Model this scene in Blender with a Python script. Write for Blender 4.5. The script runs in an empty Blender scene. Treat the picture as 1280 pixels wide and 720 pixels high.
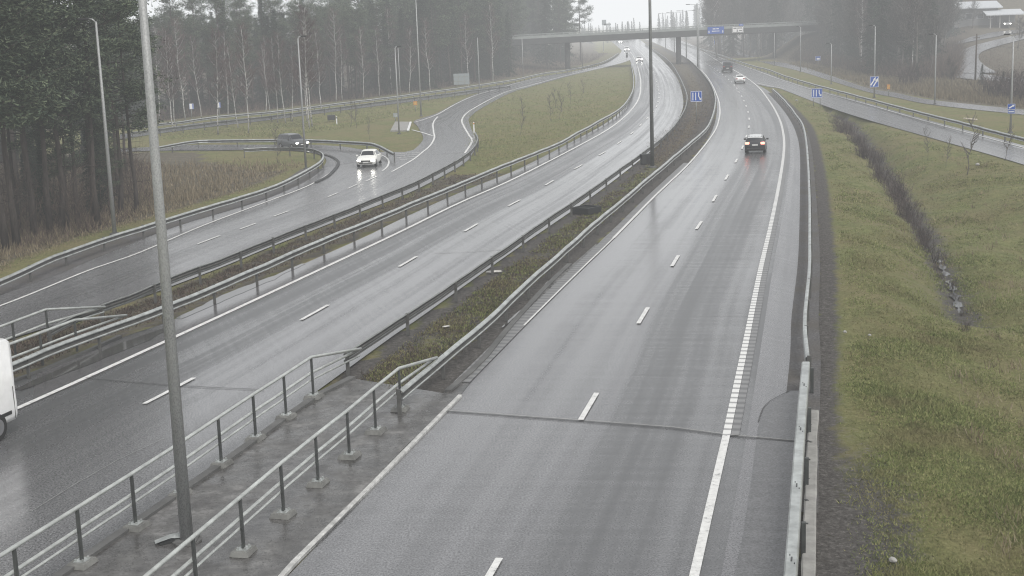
import bpy, bmesh, math, random
import numpy as np
from mathutils import Matrix, Vector
random.seed(7); rng = np.random.default_rng(11)
sc = bpy.context.scene
col = sc.collection
# ------------------------------------------------------------------ camera
FPX, PIT, ROLL, H = 1720.0, math.atan(327/1720), -0.035, 10.4
cd = bpy.data.cameras.new('camera'); cam = bpy.data.objects.new('camera', cd); col.objects.link(cam)
cd.sensor_width = 36; cd.lens = 36*FPX/1280; cd.clip_end = 20000; cd.clip_start = .1
cam.matrix_world = Matrix.Translation((0, 0, H)) @ Matrix.Rotation(math.pi/2-PIT, 4, 'X') @ Matrix.Rotation(ROLL, 4, 'Z')
sc.camera = cam
CP, SP, CR, SR = math.cos(PIT), math.sin(PIT), math.cos(ROLL), math.sin(ROLL)

def ray(px, py):
    x = (np.asarray(px, float)-640)/FPX; y = -(np.asarray(py, float)-360)/FPX
    xr = CR*x-SR*y; yr = SR*x+CR*y
    return np.stack([xr, CP+yr*SP, -SP+yr*CP], -1)
def P(px, py, z=0.0):
    d = ray(px, py); t = (z-H)/np.minimum(d[..., 2], -1e-4)
    p = d*t[..., None]; p[..., 2] = z
    return p
def proj(X, Y, Z):
    v = (X, Y*CP-(Z-H)*SP, Y*SP+(Z-H)*CP)      # right, depth, up
    xr, yr = v[0]/v[1], v[2]/v[1]
    x = CR*xr+SR*yr; y = -SR*xr+CR*yr
    return 640+FPX*x, 360-FPX*y
def hgt(base, top_py):                          # height of an upright at ground point whose top shows at row top_py
    lo, hi = 0.0, 80.0
    for _ in range(40):
        m = (lo+hi)/2
        if proj(base[0], base[1], base[2]+m)[1] > top_py: lo = m
        else: hi = m
    return lo
def spl(pts, n=6):                              # Catmull-Rom through survey points
    p = np.array(pts, float); q = np.vstack([2*p[0]-p[1], p, 2*p[-1]-p[-2]]); out = []
    for i in range(1, len(q)-2):
        a, b, c, d = q[i-1:i+3]
        for t in np.linspace(0, 1, n, endpoint=False):
            out.append(.5*((2*b)+(c-a)*t+(2*a-5*b+4*c-d)*t*t+(3*b-a-3*c+d)*t**3))
    out.append(p[-1]); return np.array(out)
def resamp(w, step=None, n=None):
    d = np.r_[0, np.cumsum(np.linalg.norm(np.diff(w[:, :2], axis=0), axis=1))]
    if n is None: n = max(2, int(d[-1]/step)+1)
    t = np.linspace(0, d[-1], n)
    return np.stack([np.interp(t, d, w[:, k]) for k in range(w.shape[1])], 1)
def line(pts, z=0.0, n=8):                      # surveyed polyline -> world polyline
    s = spl(pts, n); return P(s[:, 0], s[:, 1], z)
def seglen(w): return np.r_[0, np.cumsum(np.linalg.norm(np.diff(w[:, :2], axis=0), axis=1))]
def normals(w):
    t = np.gradient(w[:, :2], axis=0); t /= np.linalg.norm(t, axis=1)[:, None]+1e-9
    return np.stack([t[:, 1], -t[:, 0]], 1), t  # right-hand normal, tangent
def S(x): x = np.clip(x, 0, 1); return x*x*(3-2*x)
def pdist(pts, w):                              # distance of points to polyline
    pts = pts[:, :2]; best = np.full(len(pts), 1e9); a, b = w[:-1, :2], w[1:, :2]
    for i in range(len(a)):
        ab = b[i]-a[i]; L = ab@ab+1e-9
        t = np.clip(((pts-a[i])@ab)/L, 0, 1); q = pts-(a[i]+t[:, None]*ab)
        best = np.minimum(best, (q*q).sum(1))
    return np.sqrt(best)
def inside(pts, poly):
    x, y = pts[:, 0], pts[:, 1]; r = np.zeros(len(pts), bool); n = len(poly); j = n-1
    for i in range(n):
        xi, yi, xj, yj = poly[i][0], poly[i][1], poly[j][0], poly[j][1]
        c = ((yi > y) != (yj > y)) & (x < (xj-xi)*(y-yi)/(yj-yi+1e-12)+xi); r ^= c; j = i
    return r

# ------------------------------------------------------------------ survey lines (read off the photograph)
GR1 = [(-70, 378), (0, 349), (67, 319), (140, 293), (211, 272), (320, 239), (365, 221), (395, 205), (404, 195), (397, 188), (380, 184.5), (345, 184), (305, 186)]
GR2 = [(190, 185), (204, 182), (245, 175.5), (272, 174.6), (340, 174), (385, 174), (449, 177), (470, 180), (492, 190.6)]
GR3F = [(165, 159), (202, 154), (222, 152), (267, 145.6), (340, 139), (420, 129), (495, 120), (570, 110), (640, 99.5), (677, 91.5), (710, 87), (752, 77.5), (774, 65.6)]
GR3N = [(165, 165), (204, 160.6), (267, 152.5), (340, 144.3), (420, 134), (495, 124.5), (570, 115.5), (637, 107)]
GR4 = [(60, 411), (85, 398), (115, 385), (165, 367), (217, 345), (285, 320), (335, 299), (427, 264), (507, 232), (557, 207.5), (588, 188), (597, 174), (594, 165)]
GR5 = [(-60, 486), (22, 450), (97, 420), (207, 380), (320, 334), (400, 299), (495, 261), (570, 230), (640, 201), (695, 179), (745, 152.5), (775, 135), (789, 117), (792, 100), (789, 80)]
GR6 = [(432, 442), (452, 429), (495, 400), (550, 365), (612, 322), (637, 305), (740, 235), (810, 185), (835, 165), (850, 147), (858, 130), (857, 112), (840, 80), (820, 64), (806, 55)]
GR7 = [(500, 487), (607, 400), (650, 359), (735, 285), (812, 220), (860, 180), (881, 162), (889, 148), (893, 135), (894, 122), (890, 108), (880, 93), (862, 75), (845, 65)]
GR8 = [(1010, 445), (1006.5, 400), (1012, 337), (1012.5, 300), (1012, 240), (1009, 185), (1004, 157), (994, 141), (980, 124), (966, 111)]
GR8N = [(982, 790), (989, 715), (1001, 540), (1008, 452)]
GR9 = [(845, 51.5), (860, 56), (897, 67), (935, 80), (960, 86.5), (1000, 100), (1085, 122.5), (1160, 142), (1280, 172), (1400, 203)]
R_IN = [(250, 836), (360, 720), (500, 572), (554, 517), (600, 464), (635, 420), (680, 369), (730, 321), (790, 265), (847, 217), (870, 193), (885, 173), (893, 155), (896, 138), (895, 122), (890, 108), (881, 94), (868, 80), (850, 69), (830, 59), (812, 51), (800, 46)]
R_OUT = [(985, 836), (985, 715), (998, 540), (1003, 450), (1003, 400), (1008, 340), (1009, 300), (1008, 240), (1006, 190), (1000, 165), (989, 145), (975, 128), (961, 114), (945, 105), (925, 94), (905, 81), (885, 69), (868, 58), (850, 50), (838, 45.5)]
R_EDGE = [(842, 836), (868, 720), (888, 632), (908, 545), (930, 440), (949, 345), (963, 284), (974, 230), (980, 187), (978, 161), (971, 142), (962, 127), (949, 110), (932, 96.5), (916, 87), (897, 76), (880, 65.5), (864, 57)]
R_LEDGE = [(585, 479), (655, 407.5), (711, 352), (767, 298), (817, 247), (862, 204), (891, 168), (899, 148), (899.5, 132), (896, 119), (888, 102), (876, 87), (862, 75)]
R_DASH = [(560, 810), (625, 698), (746, 492), (810, 385), (848, 320), (877, 277), (894, 247), (906, 226), (917, 207), (926, 190), (935, 164), (936.5, 150), (935, 140), (930.6, 127.5), (925.6, 118), (917.5, 106), (909, 98), (893, 86), (875, 74), (862, 65)]
L_OUT = [(-120, 538), (0, 485), (47, 467), (100, 446), (150, 423), (220, 399), (320, 356), (450, 299), (495, 277), (570, 243), (640, 215), (715, 177), (760, 152), (785, 129), (794, 105), (790, 82), (782, 68), (768, 55), (758, 46)]
L_EDGE = [(-100, 565), (20, 512), (105, 474), (210, 426), (320, 375), (482, 299), (570, 256), (640, 225), (730, 179), (770, 155), (795, 130), (801, 107), (797, 83), (790, 68), (778, 56)]
L_IN = [(-140, 858), (0, 765), (100, 695), (277, 574), (392, 492), (487, 423), (525, 397), (640, 315), (740, 246), (817, 186), (841, 160), (853, 137), (853, 118), (845, 95), (825, 72), (808, 56), (795, 46)]
L_DASH = [(60, 568), (175, 508.7), (238, 475.7), (374, 402), (410, 382), (497, 335), (521, 321), (580, 290), (597, 280), (637, 257), (651, 250), (680, 233), (690, 227), (713, 214), (722, 209.5), (744, 197), (763, 186), (787, 169), (797, 160), (812, 145), (820, 135), (824, 120), (822, 109), (819, 96), (815, 86), (807, 73), (797, 62), (786, 52)]
RP_L = [(-90, 398), (0, 367), (60, 346), (120, 321), (211, 285), (320, 252), (375, 229), (402, 211), (409, 200), (415, 190)]
RP_R = [(-60, 452), (0, 428), (100, 397), (165, 376), (217, 357), (285, 331), (335, 310), (427, 274), (507, 243), (557, 218), (583, 202), (592, 190)]
J_L = [(496, 196), (514, 189), (524, 181), (529, 172), (522, 158), (518, 151), (545, 142), (570, 128.5), (595, 117.5), (625, 109.5), (640, 104.5), (677, 95.5), (710, 90.5), (752, 81), (772, 70), (779, 60)]
J_R = [(592, 190), (596, 180), (594, 172), (588, 158), (586, 150), (590, 144), (601, 136), (635, 117.5), (665, 108), (702, 97.5), (740, 88), (765, 82), (780, 78), (789, 74)]
J_REDGE = [(581, 192), (590, 177), (586, 169), (579, 156.5), (577.5, 150), (582.5, 142.5), (595, 134), (630, 116), (665, 106.2), (702, 96), (740, 86.7), (765, 81), (780, 77)]
J_LEDGE = [(519, 153), (545, 144), (570, 130), (595, 119), (625, 110.6), (640, 105.5), (677, 96.5)]
J_MID = [(547, 146), (541.5, 154), (542, 165), (543, 172.5), (537.5, 182.5), (527.5, 191), (516, 200), (490, 215)]
LP_F = [(150, 186), (204, 183), (245, 181), (272, 181), (340, 181), (385, 181), (425, 183), (449, 186.5), (470, 190), (489, 196)]
LP_N = [(150, 190), (204, 188.5), (245, 188.3), (272, 188.2), (305, 187.5), (345, 188), (375, 189), (398, 193), (408, 200), (404, 209)]
RP_LEDGE = [(-60, 405), (0, 383), (40, 367.5), (112, 338), (170, 318), (250, 284), (320, 257.5), (382, 234), (412, 217), (422, 206), (415, 197), (400, 192)]
UR_F = [(150, 168), (202, 160), (267, 151.5), (340, 144.5), (420, 134.5), (495, 125), (570, 114.6), (640, 104), (660, 99.5)]
UR_N = [(150, 174), (204, 166), (267, 158), (340, 149.6), (420, 139), (495, 129.5), (570, 120), (640, 109), (664, 104)]
RR_N = [(946, 105.5), (962, 109), (978, 112), (1030, 132), (1085, 150), (1180, 177), (1280, 206), (1420, 250)]
RR_F = [(838, 52), (860, 59), (897, 70), (935, 83.5), (960, 91.5), (1000, 106), (1085, 129), (1160, 150), (1280, 182), (1420, 222)]
BP_F = [(885, 54), (910, 60), (930, 67), (960, 75), (1000, 82.5), (1040, 95), (1085, 110), (1120, 116), (1167, 125), (1280, 137), (1400, 149)]
BP_N = [(885, 57.5), (910, 63.5), (930, 71), (960, 79.5), (1000, 89), (1040, 101.5), (1085, 115), (1120, 122), (1167, 131), (1280, 143.5), (1400, 157)]

# ------------------------------------------------------------------ terrain
w8 = np.vstack([line(GR8N, .0), line([(1012, 445), (1014, 400), (1018, 337), (1018, 300), (1017, 240), (1012, 190), (1006, 163), (996, 147), (980, 130), (962, 112)], 0)])
wRRN = line(RR_N, 0)
MEADOW = [tuple(p[:2]) for p in w8]+[tuple(p[:2]) for p in wRRN]+[(160, 60), (120, -40), (2, -40)]
MEADOW_EDGE = np.array(MEADOW[:len(w8)+len(wRRN)])
DITCH = P(*np.array([(1040, 150), (1060, 166), (1090, 200), (1118, 240), (1150, 290), (1172, 335), (1190, 372), (1200, 405), (1210, 425)]).T, -1.7)
XE = np.array([[200, -25], [267, -3], [314, 10], [357, 20], [470, 33], [900, 60], [5000, 400.]])
def T(X, Y):
    X = np.asarray(X, float); Y = np.asarray(Y, float); sh = X.shape; pts = np.stack([X.ravel(), Y.ravel()], 1)
    z = np.zeros(len(pts)); x, y = pts[:, 0], pts[:, 1]
    m = inside(pts, MEADOW)
    if m.any():
        q = pts[m]; d = pdist(q, MEADOW_EDGE); dd = pdist(q, DITCH)
        und = .12*np.sin(q[:, 0]*.9+q[:, 1]*.31)*np.sin(q[:, 1]*.47-q[:, 0]*.2)+.05*np.sin(q[:, 0]*2.3+1)*np.sin(q[:, 1]*1.9)
        z[m] = -1.15*S((d-1.2)/9)+und*S((d-1)/3)-.75*np.exp(-(dd/1.3)**2)
    z += 7*S((x-.262*y-2)/(.07*np.abs(y)+1))*S((y-185)/200)                      # rise with the houses
    xe = np.interp(y, XE[:, 0], XE[:, 1])
    z += 5.5*S((xe-4-x)/26)*S((y-268)/60)*(1-S((y-1500)/1500))                  # bank left of the flyover
    z += 7.2*S((x-66)/13)*np.exp(-((y-352)/17)**4)                              # right abutment
    z += 7.0*S((3-x)/14)*np.exp(-((y-322)/15)**4)*.25
    z += 14*S((-x-.05*y-20)/160)*S((y-240)/200)*(1-S((y-1500)/1500))
    z += 16*S((x-.16*y-35)/200)*S((y-420)/300)*(1-S((y-1800)/1500))
    return z.reshape(sh)
T_exact = T
def grid(x0, x1, y0, y1, st):
    xs_, ys_ = np.arange(x0, x1+st, st), np.arange(y0, y1+st, st); X_, Y_ = np.meshgrid(xs_, ys_); return x0, y0, st, T_exact(X_, Y_)
GA, GB = grid(-60, 170, 0, 300, .5), grid(-1500, 1500, -200, 2600, 7.0)
def bil(g_, x, y):
    x0, y0, st, z = g_; u = np.clip((x-x0)/st, 0, z.shape[1]-1.001); v = np.clip((y-y0)/st, 0, z.shape[0]-1.001); i, j = u.astype(int), v.astype(int); a, b = u-i, v-j
    return (z[j, i]*(1-a)+z[j, i+1]*a)*(1-b)+(z[j+1, i]*(1-a)+z[j+1, i+1]*a)*b
def T(X, Y):
    x, y = np.asarray(X, float), np.asarray(Y, float); n = (x > -60) & (x < 170) & (y > 0) & (y < 300); return np.where(n, bil(GA, x, y), bil(GB, x, y))
def G(px, py):                                  # survey point -> first point of the terrain along its sight line
    d = ray(px, py); sh = d.shape[:-1]; d = d.reshape(-1, 3); n = len(d); lo = np.full(n, 6.0); hi = np.full(n, 2400.0); done = np.zeros(n, bool); prev = lo.copy()
    idx = np.arange(n); pt = 6.0
    for t in np.geomspace(8, 2400, 150):
        e = d[idx]; m = H+e[:, 2]*t <= T(e[:, 0]*t, e[:, 1]*t); hi[idx[m]] = t; lo[idx[m]] = pt; idx = idx[~m]; pt = t
        if not len(idx): break
    for _ in range(18):
        t = (lo+hi)/2; m = H+d[:, 2]*t <= T(d[:, 0]*t, d[:, 1]*t); hi = np.where(m, t, hi); lo = np.where(m, lo, t)
    q = d*hi[:, None]; q[:, 2] = T(q[:, 0], q[:, 1]); return q.reshape(sh+(3,))

# ------------------------------------------------------------------ materials
MATS = {}
class N:
    def __init__(s, name, rough=.6, spec=.5, metal=0):
        s.m = bpy.data.materials.new(name); s.m.use_nodes = True; s.t = s.m.node_tree; s.b = s.t.nodes['Principled BSDF']
        s.b.inputs['Roughness'].default_value = rough; s.b.inputs['Specular IOR Level'].default_value = spec; s.b.inputs['Metallic'].default_value = metal
        MATS[name] = s.m
    def n(s, typ, **kw):
        x = s.t.nodes.new(typ)
        for k, v in kw.items():
            if k.startswith('_'): setattr(x, k[1:], v)
            else: x.inputs[k.replace('_', ' ')].default_value = v
        return x
    def l(s, a, b): s.t.links.new(a, b)
    def coord(s, kind='Object', scale=None):
        o = s.n('ShaderNodeTexCoord').outputs[kind]
        if scale is not None:
            mp = s.n('ShaderNodeMapping'); mp.inputs['Scale'].default_value = scale; s.l(o, mp.inputs['Vector']); o = mp.outputs[0]
        return o
    def noise(s, scale, vec=None, detail=4, rough=.55):
        x = s.n('ShaderNodeTexNoise', Scale=scale, Detail=detail, Roughness=rough)
        if vec is not None: s.l(vec, x.inputs['Vector'])
        return x.outputs['Fac']
    def ramp(s, fac, stops, interp='LINEAR'):
        x = s.n('ShaderNodeValToRGB'); e = x.color_ramp.elements; x.color_ramp.interpolation = interp
        while len(e) < len(stops): e.new(.5)
        for i, (p, c) in enumerate(stops):
            e[i].position = p; e[i].color = (*c, 1) if len(c) == 3 else c
        s.l(fac, x.inputs['Fac']); return x.outputs['Color']
    def mix(s, fac, a, b, mode='MIX'):
        x = s.n('ShaderNodeMix', _data_type='RGBA', _blend_type=mode)
        for i, v in ((0, fac), (6, a), (7, b)):
            if hasattr(v, 'is_output'): s.l(v, x.inputs[i])
            else: x.inputs[i].default_value = (*v, 1) if isinstance(v, tuple) and len(v) == 3 else v
        return x.outputs[2]
    def math(s, op, a, b=0.0, clamp=False):
        x = s.n('ShaderNodeMath', _operation=op, _use_clamp=clamp)
        for i, v in ((0, a), (1, b)):
            if hasattr(v, 'is_output'): s.l(v, x.inputs[i])
            else: x.inputs[i].default_value = v
        return x.outputs[0]
    def maprange(s, v, a, b, c, d):
        x = s.n('ShaderNodeMapRange', From_Min=a, From_Max=b, To_Min=c, To_Max=d); s.l(v, x.inputs['Value']); return x.outputs[0]
    def bump(s, h, strength=.3, dist=.02):
        x = s.n('ShaderNodeBump', Strength=strength, Distance=dist); s.l(h, x.inputs['Height']); s.l(x.outputs[0], s.b.inputs['Normal'])
    def color(s, c):
        if hasattr(c, 'is_output'): s.l(c, s.b.inputs['Base Color'])
        else: s.b.inputs['Base Color'].default_value = (*c, 1)
    def rough(s, r): s.l(r, s.b.inputs['Roughness'])

def g(v): return (v, v, v)
def asphalt(name, lo, hi, rlo, rhi, track=1.0, tint=(1, 1, 1.03), lanes=False):
    m = N(name, .3, 1.0); uv = m.coord('UV'); ob = m.coord('Object')
    def uvn(sc, k, det=3, ro=.6):
        mp = m.n('ShaderNodeMapping'); mp.inputs['Scale'].default_value = (*sc, 1); m.l(uv, mp.inputs['Vector']); return m.noise(k, mp.outputs[0], det, ro)
    tr = uvn((.62, .006), 1.0, 3, .55); tr2 = uvn((2.4, .02), 1.0, 2); pa = uvn((.35, .06), 1.0, 5, .65); cr = uvn((.16, 2.6), 1.0, 3)
    sp = m.noise(21, ob, 3, .8); sp2 = m.noise(5, ob, 3, .7)
    f = m.math('ADD', m.math('MULTIPLY', tr, .75*track), m.math('MULTIPLY', tr2, .22*track)); f = m.math('ADD', f, m.math('MULTIPLY', pa, .32)); f = m.math('ADD', f, m.math('MULTIPLY', cr, .20))
    f = m.math('ADD', f, m.math('MULTIPLY', sp2, .16)); tot = (.97*track+.68)*.5
    if lanes:
        sx = m.n('ShaderNodeSeparateXYZ'); m.l(uv, sx.inputs[0]); ln = m.maprange(m.math('ADD', sx.outputs[0], m.math('MULTIPLY', m.math('SUBTRACT', pa, .5), 5.0)), -1.6, 1.4, .075, -.075)
        f = m.math('ADD', f, ln)
    w = m.maprange(f, tot-.155, tot+.155, 0, 1)
    c = m.ramp(w, [(0, tuple(lo*t for t in tint)), (1, tuple(hi*t for t in tint))])
    g_ = m.maprange(sp, .33, .67, .25, 1.8); mx = m.n('ShaderNodeVectorMath', _operation='SCALE'); m.l(c, mx.inputs[0]); m.l(g_, mx.inputs['Scale']); m.color(mx.outputs[0])
    m.rough(m.math('ADD', m.maprange(w, 0, 1, rhi, rlo), m.maprange(sp, .3, .7, -.05, .07)))
    m.bump(m.math('ADD', sp, m.math('MULTIPLY', sp2, .5)), .28, .007)
    return m.m
asphalt('asphalt', .072, .145, .14, .36)
asphalt('asphalt_lanes', .068, .15, .12, .34, 1.0, (1, 1, 1.03), True)
asphalt('asphalt_old', .105, .18, .16, .32)
asphalt('asphalt_wet', .085, .12, .06, .16, .3, (1.02, .99, 1.02))
asphalt('asphalt_shoulder', .10, .15, .2, .34, .4, (1, .985, 1.03))
asphalt('asphalt_patch', .075, .135, .35, .5, .2)
def simple(name, c, rough=.6, spec=.5, metal=0, var=.2, scale=3.0, bump=0, kind='Object', vscale=None):
    m = N(name, rough, spec, metal); nz = m.noise(scale, m.coord(kind, vscale), 5, .65)
    m.color(m.ramp(nz, [(.3, tuple(x*(1-var) for x in c)), (.7, tuple(min(1, x*(1+var)) for x in c))]))
    if bump: m.bump(nz, bump, .02)
    return m
m = N('gravel', .75, .3); ob = m.coord()
nz = m.noise(14, ob, 3, .7); n2 = m.noise(.6, ob, 3); 
m.color(m.mix(m.maprange(n2, .4, .65, 0, .6), m.ramp(nz, [(.3, (.045, .043, .044)), (.6, (.12, .117, .118)), (.75, (.22, .215, .215))]), (.08, .07, .055))); m.bump(nz, .6, .03)
m = N('wet_concrete', .4); ob = m.coord(); nz = m.noise(1.6, ob, 6, .75); n2 = m.noise(.45, ob, 5, .75); n3 = m.noise(13, ob, 3, .75); n4 = m.noise(40, ob, 2, .6)
c = m.ramp(m.math('ADD', m.math('MULTIPLY', nz, .5), m.math('MULTIPLY', n2, .5)), [(.38, (.040, .038, .036)), (.47, (.085, .082, .080)), (.54, (.125, .122, .118)), (.61, (.22, .215, .21))])
c = m.mix(m.maprange(n3, .57, .66, 0, .8), c, (.035, .033, .031)); c = m.mix(m.maprange(n4, .68, .74, 0, .6), c, (.30, .29, .28)); m.color(c)
m.rough(m.maprange(n2, .42, .58, .12, .55)); m.bump(m.math('ADD', nz, n3), .3, .02)
simple('concrete', (.27, .265, .25), .7, .3, 0, .25, 2.5, .2)
simple('kerb_pale', (.44, .44, .425), .6, .3, 0, .35, 4, .2)
simple('concrete_dark', (.115, .115, .112), .7, .3, 0, .25, .8, .1)
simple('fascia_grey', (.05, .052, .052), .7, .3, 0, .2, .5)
simple('footing_grey', (.17, .17, .16), .6, .3, 0, .3, 3, .2)
simple('parapet_grey', (.24, .26, .25), .7, .3, 0, .15, .6)
simple('galvanised', (.39, .41, .40), .36, .5, .3, .35, 2)
simple('post_metal', (.11, .11, .105), .6, .3, .2, .3, 3)
simple('galvanised_shade_dirt', (.10, .10, .095), .6, .3, .1, .3, 3)  # rail metal darkened by painted-in crease shade as well as dirt
simple('galvanised_dull', (.24, .25, .24), .45, .5, .3, .3, 2)
m = N('galvanised_pole', .55, .4, .25); vo = m.n('ShaderNodeTexVoronoi', Scale=38); m.l(m.coord('Object', (1, 1, .6)), vo.inputs['Vector'])
nz = m.noise(1.2, m.coord('Object', (1, 1, .25)), 4); m.color(m.mix(.5, m.ramp(vo.outputs['Distance'], [(.1, (.20, .21, .21)), (.7, (.44, .455, .45))]), m.ramp(nz, [(.3, g(.2)), (.7, g(.36))])))
simple('steel_dark', (.075, .08, .078), .5, .4, .3, .3, 4)
simple('pole_grey', (.15, .155, .15), .5, .4, .2, .25, 2)
simple('steel_rail', (.48, .50, .48), .38, .5, .35, .25, 2.5)
m = N('road_paint', .5); ob = m.coord(); nz = m.noise(7, ob, 4, .75)
m.color(m.ramp(nz, [(.30, g(.20)), (.42, (.60, .60, .585)), (.7, (.78, .78, .76))]))
m = N('worn_paint', .5); uv = m.coord('UV'); wv = m.n('ShaderNodeTexWave', Scale=1.0); wv.bands_direction = 'Y'
mp = m.n('ShaderNodeMapping'); mp.inputs['Scale'].default_value = (0, .62, 0); m.l(uv, mp.inputs['Vector']); m.l(mp.outputs[0], wv.inputs['Vector'])
m.color(m.mix(m.maprange(m.math('ADD', wv.outputs['Fac'], m.math('MULTIPLY', m.noise(3, m.coord()), .35)), .32, .5, 0, 1), (.30, .30, .30), (.70, .70, .68)))
m = N('rumble', .45); uv = m.coord('UV'); wv = m.n('ShaderNodeTexWave', Scale=1.0); wv.bands_direction = 'Y'
mp = m.n('ShaderNodeMapping'); mp.inputs['Scale'].default_value = (0, .62, 0); m.l(uv, mp.inputs['Vector']); m.l(mp.outputs[0], wv.inputs['Vector'])
m.color(m.mix(m.maprange(m.math('ADD', wv.outputs['Fac'], m.math('MULTIPLY', m.noise(2, m.coord()), .5)), .45, .95, 0, 1), (.12, .12, .122), (.21, .21, .21)))
m = N('joint_dark', .6); m.color(g(.075))
simple('crack_light', (.26, .26, .25), .6, .4, 0, .3, 5)
# vegetation
def foliage(name, a, b, c=None, rough=.75):
    m = N(name, rough, .15); gi = m.n('ShaderNodeNewGeometry'); oi = m.n('ShaderNodeObjectInfo')
    st = [(0, a), (1, b)] if c is None else [(0, a), (.6, b), (1, c)]
    cc = m.ramp(gi.outputs['Random Per Island'], st)
    hs = m.n('ShaderNodeHueSaturation'); m.l(cc, hs.inputs['Color']); m.l(m.maprange(oi.outputs['Random'], 0, 1, .75, 1.25), hs.inputs['Value'])
    m.color(hs.outputs[0]); return m
foliage('pine_needles', (.030, .045, .033), (.070, .092, .060), (.14, .165, .105))
foliage('spruce_needles', (.017, .030, .021), (.045, .062, .039))
foliage('birch_twigs', (.06, .042, .042), (.13, .092, .086))
foliage('grey_twigs', (.050, .047, .043), (.13, .12, .11))
foliage('brush_twigs', (.040, .033, .032), (.12, .096, .088))
m = foliage('grass_blades', (.062, .082, .028), (.185, .215, .075), (.29, .27, .135))
old = m.b.inputs['Base Color'].links[0].from_socket; ob = m.coord(); pn = m.noise(.28, ob, 4, .7); pn2 = m.noise(1.1, ob, 3, .7)
c = m.mix(m.maprange(pn, .47, .60, 0, .70), old, (.20, .175, .092)); c = m.mix(m.maprange(pn2, .55, .72, 0, .6), c, (.085, .075, .038)); m.color(m.mix(m.maprange(pn2, .28, .42, .55, 0), c, (.20, .225, .075)))
foliage('dry_stalks', (.12, .10, .068), (.27, .23, .155), (.17, .13, .085))
foliage('undergrowth_twigs', (.045, .036, .031), (.145, .108, .086))
simple('pine_bark', (.072, .062, .056), .9, .1, 0, .4, 6, .5, 'Object', (1, 1, .2))
simple('spruce_bark', (.06, .052, .047), .9, .1, 0, .4, 6, .4, 'Object', (1, 1, .2))
m = N('birch_bark', .8, .2); nz = m.noise(3, m.coord('Object', (1, 1, 2.2)), 3, .7); m.color(m.ramp(nz, [(.38, g(.05)), (.47, (.42, .41, .40)), (.7, (.60, .59, .57))]))
simple('grey_bark', (.13, .12, .11), .9, .1, 0, .4, 4, .3, 'Object', (1, 1, .2))
simple('pole_wood', (.07, .058, .05), .9, .1, 0, .3, 4)
# ground: vertex weights say where it is dry grass, bare earth or forest floor
m = N('ground', .85, .12); ob = m.coord()
at = m.n('ShaderNodeAttribute', _attribute_name='zone'); sep = m.n('ShaderNodeSeparateColor'); m.l(at.outputs['Color'], sep.inputs[0])
n1 = m.noise(.16, ob, 5, .65); n2 = m.noise(1.3, ob, 5, .7); n3 = m.noise(9, ob, 4, .75); n4 = m.noise(.55, m.coord('Object', (1, .5, 1)), 4, .7)
gr = m.ramp(m.math('ADD', m.math('MULTIPLY', n2, .5), m.math('MULTIPLY', n3, .5)), [(.33, (.060, .070, .027)), (.5, (.135, .148, .056)), (.66, (.24, .235, .105))])
ol = m.ramp(n3, [(.3, (.105, .092, .042)), (.7, (.25, .215, .115))])
gr = m.mix(m.maprange(m.math('ADD', m.math('MULTIPLY', n1, .6), m.math('MULTIPLY', n4, .4)), .41, .58, 0, .85), gr, ol)
dry = m.ramp(m.math('ADD', m.math('MULTIPLY', n2, .4), m.math('MULTIPLY', n3, .6)), [(.3, (.058, .050, .038)), (.5, (.115, .102, .076)), (.7, (.22, .195, .145))])
earth = m.ramp(n3, [(.3, (.040, .037, .034)), (.55, (.095, .089, .083)), (.75, (.19, .18, .17))])
forest = m.ramp(m.math('ADD', m.math('MULTIPLY', n2, .5), m.math('MULTIPLY', n3, .5)), [(.35, (.040, .034, .027)), (.65, (.14, .112, .082))])
def edge(w): return m.maprange(m.math('ADD', w, m.math('MULTIPLY', m.math('SUBTRACT', m.math('ADD', m.math('MULTIPLY', n2, .6), m.math('MULTIPLY', n3, .4)), .5), 1.6)), .35, .65, 0, 1)
c = m.mix(edge(sep.outputs[0]), gr, dry); c = m.mix(edge(sep.outputs[2]), c, forest); c = m.mix(edge(sep.outputs[1]), c, earth)
m.color(c); m.bump(m.math('ADD', n3, n2), .8, .09)
# things
def plain(name, c, rough=.4, spec=.5, metal=0, emit=0, ec=None, coat=0):
    m = simple(name, c, rough, spec, metal, .06, 4)
    m.b.inputs['Coat Weight'].default_value = coat
    if emit: m.b.inputs['Emission Color'].default_value = (*(ec or c), 1); m.b.inputs['Emission Strength'].default_value = emit
plain('sign_blue', (.015, .075, .36), .35); plain('sign_white', (.75, .75, .75), .35); plain('sign_grey', (.24, .27, .28), .5); plain('sign_black', (.02, .02, .02), .5)
plain('sign_red', (.5, .02, .02), .4); plain('sign_orange', (.50, .22, .06), .4); plain('sign_yellow', (.5, .33, .08), .4)
plain('paint_pale', (.6, .61, .61), .35, .5, 0, 0, None, .5); plain('paint_white', (.82, .82, .81), .3, .5, 0, 0, None, .5); plain('paint_dark', (.025, .026, .03), .3, .5, .2, 0, None, .6); plain('paint_grey', (.10, .105, .11), .35, .5, .4, 0, None, .5); plain('paint_silver', (.30, .31, .32), .35, .5, .5, 0, None, .5); plain('paint_cream', (.78, .78, .74), .35, .5, 0, 0, None, .5)
plain('car_glass', (.018, .02, .024), .08, .6); plain('tyre', (.018, .018, .018), .8); plain('rim', (.32, .32, .33), .35, .5, .7); plain('trim_black', (.02, .02, .02), .5)
plain('headlight', (.9, .9, .85), .2, .5, 0, 30, (1, .97, .88)); plain('headlight_far', (.9, .9, .85), .2, .5, 0, 40, (1, .97, .9)); plain('taillight', (.7, .06, .04), .3, .5, 0, 3.5, (1, .30, .22)); plain('taillight_off', (.25, .015, .015), .3); plain('plate', (.6, .6, .58), .4)
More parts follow.
